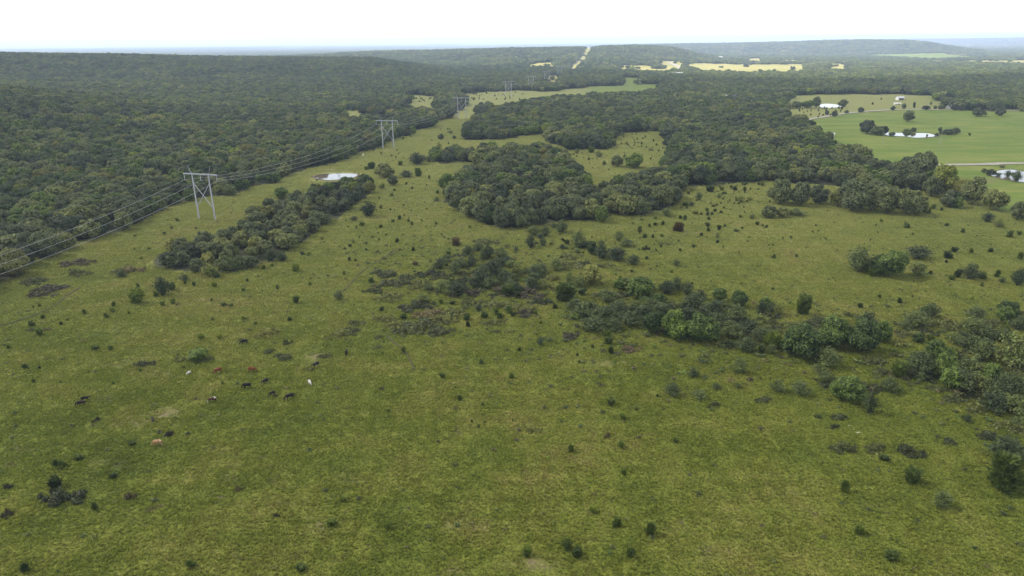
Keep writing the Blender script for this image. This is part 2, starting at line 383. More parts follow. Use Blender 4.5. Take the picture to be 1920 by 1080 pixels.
# ------------------------------------------------------------------ mesh + tagging helpers
COL = scene.collection
def tag(o, label=None, cat=None, group=None, kind=None):
    if label: o['label'] = label
    if cat: o['category'] = cat
    if group: o['group'] = group
    if kind: o['kind'] = kind
    return o
def mesh_np(name, V, Fc, mats, mi=None, smooth=False):
    me = bpy.data.meshes.new(name)
    me.from_pydata(np.asarray(V, float).tolist(), [], [list(map(int, f)) for f in Fc])
    for m in mats: me.materials.append(m)
    if mi is not None: me.polygons.foreach_set('material_index', np.asarray(mi, np.int32))
    if smooth: me.polygons.foreach_set('use_smooth', np.ones(len(me.polygons), bool))
    me.update(); return me
def link(name, me, parent=None, loc=None):
    o = bpy.data.objects.new(name, me); COL.objects.link(o)
    if parent: o.parent = parent
    if loc is not None: o.location = loc
    return o
class MB:                                # a small triangle/quad collector
    def __init__(s): s.V, s.F, s.M, s.n = [], [], [], 0
    def add(s, V, Fc, mi=0):
        V = np.asarray(V, float); s.V.append(V)
        for f in Fc: s.F.append([i + s.n for i in f]); s.M.append(mi)
        s.n += len(V)
    def tube(s, pts, rad, k=6, mi=0, cap=True):
        pts = np.asarray(pts, float); rad = np.broadcast_to(rad, len(pts)); V = []
        for i, p in enumerate(pts):
            d = pts[min(i + 1, len(pts) - 1)] - pts[max(i - 1, 0)]; d = d / (np.linalg.norm(d) + 1e-9)
            a = np.cross(d, (0, 0, 1) if abs(d[2]) < .9 else (1, 0, 0)); a /= np.linalg.norm(a); b = np.cross(d, a)
            for j in range(k):
                t = 2 * math.pi * j / k; V.append(p + rad[i] * (a * math.cos(t) + b * math.sin(t)))
        Fc = [[i * k + j, i * k + (j + 1) % k, (i + 1) * k + (j + 1) % k, (i + 1) * k + j] for i in range(len(pts) - 1) for j in range(k)]
        if cap: Fc += [list(range(k))[::-1], [(len(pts) - 1) * k + j for j in range(k)]]
        s.add(V, Fc, mi)
    def box(s, c, size, mi=0, rot=0.0):
        c = np.array(c, float); h = np.array(size) / 2
        V = np.array([[x, y, z] for z in (-1, 1) for y in (-1, 1) for x in (-1, 1)]) * h
        cs, sn = math.cos(rot), math.sin(rot)
        V = np.stack([V[:, 0] * cs - V[:, 1] * sn, V[:, 0] * sn + V[:, 1] * cs, V[:, 2]], 1) + c
        s.add(V, [[0, 2, 3, 1], [4, 5, 7, 6], [0, 1, 5, 4], [2, 6, 7, 3], [0, 4, 6, 2], [1, 3, 7, 5]], mi)
    def mesh(s, name, mats, smooth=False):
        return mesh_np(name, np.concatenate(s.V), s.F, mats, s.M, smooth)

_bm = bmesh.new(); bmesh.ops.create_icosphere(_bm, subdivisions=2, radius=1)
ICO = np.array([v.co[:] for v in _bm.verts]); ICOF = [[v.index for v in f.verts] for f in _bm.faces]; _bm.free()
_bm = bmesh.new(); bmesh.ops.create_icosphere(_bm, subdivisions=1, radius=1)
ICO1 = np.array([v.co[:] for v in _bm.verts]); ICO1F = [[v.index for v in f.verts] for f in _bm.faces]; _bm.free()

def unit(v): return v / (np.linalg.norm(v, axis=-1, keepdims=True) + 1e-9)
def leaves(mb, P, Nrm, size, mi=0, stretch=1.5, r=None):
    """bent leaf-clump faces at P facing about Nrm"""
    r = r or rng; n = len(P)
    Nrm = unit(Nrm + r.normal(0, 0.55, (n, 3)))
    A = unit(np.cross(Nrm, unit(r.normal(0, 1, (n, 3))))); B = np.cross(Nrm, A)
    s = (size * r.uniform(0.6, 1.35, n))[:, None]
    bend = Nrm * s * r.uniform(-0.35, 0.15, n)[:, None]
    v0 = P - A * s * 0.5 * stretch + bend; v1 = P - B * s * 0.42; v2 = P + A * s * 0.5 * stretch + bend; v3 = P + B * s * 0.42
    V = np.stack([v0, v1, v2, v3], 1).reshape(-1, 3); base = np.arange(n) * 4
    Fc = []
    for b in base: Fc.append([b, b + 1, b + 3]); Fc.append([b + 1, b + 2, b + 3])
    mb.add(V, Fc, mi)
def trunk_mb(mb, H, rad, r, n=4, spread=2.5, mi=0, k=6):
    lean = r.normal(0, 0.04, 2) * H
    top = np.array([lean[0], lean[1], H * 0.62])
    mb.tube([(0, 0, -0.4), (lean[0] * .3, lean[1] * .3, H * 0.2), (lean[0] * .7, lean[1] * .7, H * 0.42), top], [rad * 1.35, rad, rad * .8, rad * .35], k, mi)
    for i in range(n):
        a = 2 * math.pi * (i + r.uniform(-.3, .3)) / n; z0 = H * r.uniform(.22, .45)
        b = np.array([math.cos(a), math.sin(a), 0]) * spread * r.uniform(.7, 1.1)
        p0 = np.array([lean[0] * z0 / H, lean[1] * z0 / H, z0])
        mb.tube([p0, p0 + b * .45 + (0, 0, H * .12), p0 + b + (0, 0, H * .28)], [rad * .5, rad * .33, rad * .12], 4, mi)
def oak_crown(seed, W=10., H=9., lobes=16, nleaf=2600, leaf=.55, sub=True, clear=1.0, squash=1.0):
    r = np.random.default_rng(seed); Rr = W / 2; mb = MB()
    C = []; cz = clear + (H - clear) * .40
    C.append((np.array([0, 0, cz]), Rr * .66))
    for i in range(lobes):
        d = unit(r.normal(0, 1, 3)); d[2] = abs(d[2]) * 1.1 - .7 * (r.random() < .5); d = unit(d)
        rad = Rr * r.uniform(.22, .40)
        c = d * np.array([Rr - rad, Rr - rad, (H - clear) * .5 - rad * .8]) * r.uniform(.82, 1.1) + (0, 0, cz + .3)
        C.append((c, rad))
    I, IF = (ICO, ICOF) if sub else (ICO1, ICO1F)
    for c, rad in C:
        V = I * rad * .80 * (1 + r.normal(0, .07, (len(I), 1))) * (1, 1, .9) + c
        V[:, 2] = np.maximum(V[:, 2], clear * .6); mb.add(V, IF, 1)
    w = np.array([rad ** 2 for _, rad in C]); w /= w.sum()
    pick = r.choice(len(C), int(nleaf * 1.7), p=w); cc = np.array([C[i][0] for i in pick]); rr = np.array([C[i][1] for i in pick])
    d = unit(r.normal(0, 1, (len(pick), 3)) + (0, 0, .25)); P = cc + d * (rr * r.uniform(.86, 1.16, len(pick)))[:, None] * (1, 1, .92)
    ok = P[:, 2] > clear * .5
    for c, rad in C: ok &= np.linalg.norm((P - c) / (1, 1, .92), axis=1) > rad * .80
    P = P[ok][:nleaf]; d = d[ok][:nleaf]
    leaves(mb, P, d, leaf, 0, 1.35, r)
    return mb
def feather_crown(seed, W=6., H=6., limbs=9, nleaf=1500, leaf=.30):
    r = np.random.default_rng(seed); mb = MB(); tr = MB()
    P, Nn = [], []
    per = nleaf // limbs
    for i in range(limbs):
        a = 2 * math.pi * (i + r.uniform(-.4, .4)) / limbs; rad = W / 2 * r.uniform(.45, 1.0) * (0.35 if i % 4 == 0 else 1)
        hz = H * (1.0 - .55 * rad / (W / 2)) * r.uniform(.85, 1.05)
        tip = np.array([math.cos(a) * rad, math.sin(a) * rad, hz]); mid = tip * (.45, .45, .5)
        tr.tube([(0, 0, -.2), mid * .5, mid, tip * .97], [.10, .07, .05, .015], 4)
        t = r.beta(2.2, 1.3, per)[:, None]; base = np.where(t < .5, mid * t * 2, mid + (tip - mid) * (t - .5) * 2)
        sp = (0.16 + .62 * np.sin(np.clip(t * 2.6, 0, math.pi))) * W * .16
        off = r.normal(0, 1, (per, 3)) * sp * (1, 1, .55)
        P.append(base + off); Nn.append(unit(off + (0, 0, .6)))
    P = np.concatenate(P); Nn = np.concatenate(Nn); P[:, 2] = np.abs(P[:, 2]) + .05
    leaves(mb, P, Nn, leaf, 0, 2.0, r); return mb, tr
def cedar_crown(seed, W=2., H=2.2, nleaf=520, leaf=.26, cone=.5):
    r = np.random.default_rng(seed); mb = MB(); m = 1 + seed % 4
    for q in range(m):
        k = 1.0 if q == 0 else r.uniform(.45, .8); w, h = W * k * (.95 if m == 1 else .8), H * k * r.uniform(.9, 1.05)
        a0 = r.uniform(0, 6.28); off = np.array([math.cos(a0), math.sin(a0)]) * (0 if q == 0 else W * r.uniform(.2, .34)); lean = r.normal(0, .10, 2) * h
        def prof(t): return w / 2 * (np.sin(np.clip(t * 1.15 + .30, 0, math.pi)) ** .8) * (1 - cone * t) * 1.12
        V = ICO1.copy(); t = (V[:, 2] + 1) / 2; rad = prof(t) * .55 * (1 + r.normal(0, .12, len(V))); hh = unit(V[:, :2] + 1e-6); e = np.abs(V[:, 0] ** 2 + V[:, 1] ** 2) ** .3
        mb.add(np.stack([hh[:, 0] * rad * e + off[0] + lean[0] * t, hh[:, 1] * rad * e + off[1] + lean[1] * t, t * h * .9 - .03], 1), ICO1F, 1)
        n = int(nleaf * k * k / (1 + .4 * (m - 1))); t = r.beta(1.1, 1.25, n); a = r.uniform(0, 2 * math.pi, n)
        lump = 1 + .22 * np.sin(a * 3 + t * 7 + seed) + .16 * np.sin(a * 5 - t * 11)
        rd = prof(t) * lump * r.uniform(.5, 1.15, n)
        P = np.stack([np.cos(a) * rd + off[0] + lean[0] * t, np.sin(a) * rd + off[1] + lean[1] * t, t * h], 1); Nn = np.stack([np.cos(a), np.sin(a), .4 + t * .6], 1)
        up_ = unit(Nn * (1, 1, 0) * .8 + (0, 0, 1) + r.normal(0, .35, (n, 3))); side = unit(np.cross(up_, Nn)); s = (leaf * r.uniform(.6, 1.6, n))[:, None]
        v = np.stack([P - side * s * .3, P + side * s * .3, P + up_ * s * 1.2 + unit(Nn) * s * .3], 1).reshape(-1, 3)
        mb.add(v, [[3 * i, 3 * i + 1, 3 * i + 2] for i in range(n)], 0)
    return mb
def bramble_mb(seed, W=6., H=1.3, nleaf=2300, leaf=.23):
    r = np.random.default_rng(seed); mb = MB(); L_ = []; m = 26
    for i in range(m):
        a = r.uniform(0, 6.28); q = r.uniform(0, 1) ** .6; lump = 1 + .3 * math.sin(a * 2 + seed) + .18 * math.sin(a * 5 + seed * 2)
        c = np.array([math.cos(a) * q * W / 2 * lump, math.sin(a) * q * W / 2 * .75 * lump, 0]); rad = W * r.uniform(.05, .13) * (1.2 - .5 * q)
        h = H * (1.15 - .85 * q) * r.uniform(.35, 1.1); L_.append((c, rad, h))
    per = nleaf // m
    for c, rad, h in L_:
        d = unit(r.normal(0, 1, (per, 3))); d[:, 2] = np.abs(d[:, 2]); k = r.uniform(.2, 1.45, (per, 1))
        leaves(mb, c + d * (rad, rad, h) * k, d, leaf, 0, 2.2, r)
    for i in range(16):                  # arching canes
        a = r.uniform(0, 6.28); c, rad, h = L_[i % m]; dd = np.array([math.cos(a), math.sin(a), 0]) * (rad + .3)
        mb.tube([c + dd * .1, c + dd * .8 + (0, 0, h * 1.25), c + dd * 1.6 + (0, 0, .1)], .025, 3, 0, False)
    return mb

LIB = {}
def lib(key, mb, mats, smooth=False): LIB[key] = mb.mesh(key, mats, smooth)
OAKS = 7
for i in range(OAKS):
    r_ = np.random.default_rng(900 + i)
    mb = oak_crown(10 + i, W=10, H=9, lobes=18 + 2 * (i % 4), nleaf=3000, leaf=.50, clear=.3)
    t_ = MB(); trunk_mb(t_, 8, .24, r_, 5, 3.0)
    LIB[f'oak_trunk{i}'] = t_.mesh('trunk', [M_BARK])
    for key, mt in (('oak', M_OAK), ('green', M_GREEN)):
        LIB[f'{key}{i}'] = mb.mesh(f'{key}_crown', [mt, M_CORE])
FE = 5
for i in range(FE):
    mb, tr = feather_crown(40 + i, W=6, H=6, limbs=8 + i)
    LIB[f'feather{i}'] = mb.mesh('grey_crown', [M_GREY]); LIB[f'feather_trunk{i}'] = tr.mesh('trunk', [M_BARK])
for i in range(5):
    LIB[f'cedar{i}'] = cedar_crown(60 + i, nleaf=700, cone=(.25, .45, .6, .35, .8)[i]).mesh('cedar', [M_CEDAR, M_CEDAR])
    LIB[f'bigcedar{i}'] = cedar_crown(70 + i, W=6, H=6, nleaf=2200, leaf=.5, cone=(.3, .5, .65, .4, .2)[i]).mesh('cedar_crown', [M_CEDAR, M_CEDAR])
for i in range(5):
    b = bramble_mb(80 + i)
    LIB[f'bramble{i}'] = b.mesh('bramble', [M_BRAMBLE, M_CORE]); LIB[f'brown{i}'] = b.mesh('brown_bramble', [M_BROWN, M_CORE])
t_ = MB(); t_.tube([(0, 0, -.3), (0, 0, 2), (.05, 0, 4.5)], [.16, .13, .05], 6); LIB['cedar_trunk'] = t_.mesh('trunk', [M_BARK])

# ------------------------------------------------------------------ the ground sheet
BARE = [(598, 670, 22, 7, 1), (308, 774, 30, 9, 1), (250, 790, 60, 9, .75), (200, 745, 40, 7, .6), (235, 685, 50, 8, .55), (430, 898, 16, 10, .7), (300, 700, 50, 8, .5),
        (610, 985, 26, 14, .75), (40, 842, 22, 10, .7), (880, 985, 40, 12, .6), (1000, 1058, 40, 10, .85), (1325, 1035, 18, 10, .7), (650, 900, 20, 12, .6), (1140, 680, 30, 7, .5), (850, 1070, 20, 8, .7), (205, 868, 30, 8, .5),
        (728, 282, 22, 4, .8), (610, 318, 40, 4, .6), (1850, 339, 20, 5, .8), (1300, 437, 60, 8, .5), (1640, 950, 20, 8, .5), (1480, 930, 14, 9, .5), (130, 580, 30, 6, .4), (205, 492, 26, 6, .5)]
def dirt_at(px, py):
    di = np.zeros(np.shape(px))
    for (x0, y0, sx, sy, s) in BARE:
        di = np.maximum(di, s * np.exp(-((px - x0) / sx) ** 2 - ((py - y0) / sy) ** 2))
    return di
def build_ground():
    az_in = np.linspace(R(-55), R(55), 700)
    az_out = np.linspace(R(55), R(305), 84)[1:-1]
    az = np.concatenate([az_in, az_out])
    rows = np.concatenate([[1, 20, 40, 60], np.geomspace(75, 26000, 560)])
    A, D = np.meshgrid(az, rows); X = D * np.sin(A); Y = D * np.cos(A)
    Z = terr(X, Y)
    cov, px, py = cover(X, Y, Z)
    n = len(az); m = len(rows)
    V = np.stack([X, Y, Z], -1).reshape(-1, 3)
    idx = np.arange(m * n).reshape(m, n); a = idx[:-1]; b = idx[1:]
    Fq = np.stack([a, np.roll(a, -1, 1), np.roll(b, -1, 1), b], -1).reshape(-1, 4)[:, ::-1]
    me = bpy.data.meshes.new('ground')
    me.vertices.add(len(V)); me.vertices.foreach_set('co', V.ravel())
    me.loops.add(Fq.size); me.loops.foreach_set('vertex_index', Fq.ravel().astype(np.int32))
    me.polygons.add(len(Fq)); me.polygons.foreach_set('loop_start', np.arange(0, Fq.size, 4, dtype=np.int32))
    me.update(calc_edges=True)
    cc = np.zeros((len(V), 4), np.float32); c = cov.ravel()
    cc[:, 0] = c == 'l'; cc[:, 1] = (c == 's') * 1.0 + (c == 'r') * 0.75; cc[:, 2] = c == 'w'; cc[:, 3] = 1
    # the pasture's distance brightening is painted in its material, not stored here
    at = me.color_attributes.new('cover', 'FLOAT_COLOR', 'POINT'); at.data.foreach_set('color', cc.ravel())
    di = dirt_at(px.ravel(), py.ravel()).astype(np.float32)
    da = me.attributes.new('dirt', 'FLOAT', 'POINT'); da.data.foreach_set('value', di)
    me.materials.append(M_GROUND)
    me.polygons.foreach_set('use_smooth', np.ones(len(me.polygons), bool))
    return tag(link('ground', me), 'rolling green pasture and wooded land reaching the horizon', kind='structure')
build_ground()

# ponds
for k_, (P, pz) in pond_xy.items():
    # smooth the outline
    n = len(P); t = np.linspace(0, n, n * 8, endpoint=False); Q = []
    for u in t:
        i = int(u); f = u - i; p0, p1, p2, p3 = (P[(i + j) % n] for j in (-1, 0, 1, 2))
        Q.append(0.5 * ((2 * p1) + (p2 - p0) * f + (2 * p0 - 5 * p1 + 4 * p2 - p3) * f * f + (3 * p1 - p0 - 3 * p2 + p3) * f ** 3))
    Q = np.array(Q); c = Q.mean(0)
    bank = c + (Q - c) * (1.10 + .05 * np.sin(np.arange(len(Q)) * .9)[:, None])
    V = [(x, y, pz - .12) for x, y in bank]; me = mesh_np('bank', V, [list(range(len(V)))], [M_MUD])
    tag(link('bank', me), 'bare muddy bank round a pond', kind='structure')
    V = [(x, y, pz - .05) for x, y in Q]; me = mesh_np('water', V, [list(range(len(V)))], [M_WATER])
    lab = {'A': 'pale pond beside the power line behind the diagonal thicket', 'B': 'small pale pond in the far dry field', 'C': 'narrow pale pond in the middle of the bright meadow', 'D': 'pale pond at the right edge below the gravel road'}[k_]
    tag(link('water', me), lab, kind='structure')

# roads and trails as draped ribbons
def ribbon(name, pts, width, mat, lift, label, dens=6):
    g_, _ = ground([p[0] for p in pts], [p[1] for p in pts]); P = g_[:, :2]; Q = []
    for i in range(len(P) - 1):
        p0, p1, p2, p3 = P[max(i - 1, 0)], P[i], P[i + 1], P[min(i + 2, len(P) - 1)]
        k = max(2, int(np.linalg.norm(p2 - p1) / dens))
        for f in np.linspace(0, 1, k, endpoint=False):
            Q.append(0.5 * ((2 * p1) + (p2 - p0) * f + (2 * p0 - 5 * p1 + 4 * p2 - p3) * f * f + (3 * p1 - p0 - 3 * p2 + p3) * f ** 3))
    Q.append(P[-1]); Q = np.array(Q); d = unit(np.gradient(Q, axis=0)); nrm = np.stack([-d[:, 1], d[:, 0]], 1)
    V = []
    ws = width * (1 + .15 * np.sin(np.arange(len(Q)) * .7))
    for s in (-.5, 0, .5):
        E = Q + nrm * ws[:, None] * s; V.append(np.stack([E[:, 0], E[:, 1], terr(E[:, 0], E[:, 1]) + lift], 1))
    n = len(Q); V = np.concatenate(V)
    Fc = [[a * n + i, a * n + i + 1, (a + 1) * n + i + 1, (a + 1) * n + i] for a in (0, 1) for i in range(n - 1)]
    return tag(link(name, mesh_np(name, V, Fc, [mat])), label, kind='structure')
ribbon('road', [(1700, 312), (1750, 310.5), (1820, 309), (1920, 306.5), (2100, 302)], 5.5, M_GRAVEL, .30, 'pale gravel road crossing the bright meadow')
ribbon('road', [(1490, 229), (1507, 226), (1535, 221), (1560, 217), (1590, 212.5), (1620, 209.5), (1660, 207), (1720, 205.8), (1790, 206.5), (1850, 206.8), (1960, 207.5)], 6.5, M_GRAVEL, .45, 'gravel road curving behind the bright meadow')
ribbon('road', [(1252, 117), (1262, 121), (1275, 127), (1287, 136), (1305, 148)], 16, M_GRAVEL, 1.2, 'distant pale highway between straw fields')
ribbon('trail', [(760, 466), (735, 475), (712, 489), (690, 502), (676, 512), (664, 525), (648, 541), (630, 558)], .5, M_TRAIL, .22, 'narrow cattle trail curving down past the bramble mats', 3)
ribbon('trail', [(724, 628), (738, 643), (752, 652), (762, 664), (772, 684), (776, 693)], .45, M_TRAIL, .22, 'short cattle trail below the bramble mats', 3)
ribbon('trail', [(0, 612), (40, 600), (80, 585), (105, 572), (125, 555), (150, 540)], .7, M_TRAIL, .22, 'faint cattle trail at the left edge of the pasture', 3)

# ------------------------------------------------------------------ geometry-node scatter for what nobody could count
def scatter(name, P, rotz, scl, idx, meshes, label, cat=None, tilt=False):
    hidden = bpy.data.collections.new(name + '_kinds')
    for i, me in enumerate(meshes):
        o = bpy.data.objects.new(f'{name}_{i:02d}', me); hidden.objects.link(o)
    me = bpy.data.meshes.new(name); n = len(P)
    me.vertices.add(n); me.vertices.foreach_set('co', np.asarray(P, np.float32).ravel())
    a = me.attributes.new('rot', 'FLOAT_VECTOR', 'POINT'); rv = np.zeros((n, 3), np.float32); rv[:, 2] = rotz
    if tilt:
        P_ = np.asarray(P); e = 1.5
        gx = (terr(P_[:, 0] + e, P_[:, 1]) - terr(P_[:, 0] - e, P_[:, 1])) / (2 * e); gy = (terr(P_[:, 0], P_[:, 1] + e) - terr(P_[:, 0], P_[:, 1] - e)) / (2 * e)
        cz_, sz_ = np.cos(rotz), np.sin(rotz)
        rv[:, 0] = gy * cz_ - gx * sz_; rv[:, 1] = -(gx * cz_ + gy * sz_)
    a.data.foreach_set('vector', rv.ravel())
    a = me.attributes.new('scl', 'FLOAT_VECTOR', 'POINT'); a.data.foreach_set('vector', np.asarray(scl, np.float32).ravel())
    a = me.attributes.new('idx', 'INT', 'POINT'); a.data.foreach_set('value', np.asarray(idx, np.int32))
    o = link(name, me)
    ng = bpy.data.node_groups.new(name, 'GeometryNodeTree')
    ng.interface.new_socket('Geometry', in_out='INPUT', socket_type='NodeSocketGeometry')
    ng.interface.new_socket('Geometry', in_out='OUTPUT', socket_type='NodeSocketGeometry')
    N, L = ng.nodes, ng.links
    gi, go = N.new('NodeGroupInput'), N.new('NodeGroupOutput')
    iop = N.new('GeometryNodeInstanceOnPoints'); ci = N.new('GeometryNodeCollectionInfo')
    ci.inputs['Collection'].default_value = hidden; ci.inputs['Separate Children'].default_value = True; ci.inputs['Reset Children'].default_value = True
    def attr(nm, ty):
        q = N.new('GeometryNodeInputNamedAttribute'); q.data_type = ty; q.inputs['Name'].default_value = nm
        return next(s for s in q.outputs if s.enabled and s.name == 'Attribute')
    L.new(gi.outputs[0], iop.inputs['Points']); L.new(ci.outputs[0], iop.inputs['Instance'])
    iop.inputs['Pick Instance'].default_value = True
    L.new(attr('idx', 'INT'), iop.inputs['Instance Index']); L.new(attr('scl', 'FLOAT_VECTOR'), iop.inputs['Scale'])
    L.new(attr('rot', 'FLOAT_VECTOR'), iop.inputs['Rotation'])
    L.new(iop.outputs[0], go.inputs[0])
    md = o.modifiers.new('scatter', 'NODES'); md.node_group = ng
    return tag(o, label, cat, kind='stuff')

# ------------------------------------------------------------------ woods
def jit_grid(D0, D1, sp, azr=R(44), jit=.42):
    xs = np.arange(-D1, D1, sp); ys = np.arange(0, D1, sp)
    X, Y = np.meshgrid(xs, ys); X = X + rng.uniform(-jit, jit, X.shape) * sp; Y = Y + rng.uniform(-jit, jit, Y.shape) * sp
    X, Y = X.ravel(), Y.ravel(); D = np.hypot(X, Y)
    k = (D >= D0) & (D < D1) & (np.abs(np.arctan2(X, Y)) < azr)
    return X[k], Y[k]
ZONES = [(150, 900, 7.7), (900, 1900, 8.6), (1900, 3600, 12.5), (3600, 6200, 21), (6200, 10500, 46)]
near_trees = []; mid = []; grove = []
for D0, D1, sp in ZONES:
    X, Y = jit_grid(D0, D1, sp, R(53)); Z = terr(X, Y)
    c, px, py = cover(X, Y, Z)
    k = (c == 'w') & (px > -800) & (px < 2720)
    if D0 >= 900: k |= (c == 's') & (rng.random(len(k)) < .008 + .05 * (waves(X, Y, 170, 3) > .42)) & (px > -800) & (px < 2720)
    if D1 > 3600: k &= rng.random(len(k)) < .93
    X, Y, Z, px, py = X[k], Y[k], Z[k], px[k], py[k]
    if D1 <= 900: near_trees = list(zip(X, Y, Z, px, py))
    elif D1 <= 1900: mid.append(np.stack([X, Y, Z, np.full(len(X), 1.0)], 1))
    else:
        grove.append(np.stack([X, Y, Z, np.full(len(X), sp / 12.5)], 1))
near_trees = np.array(near_trees)

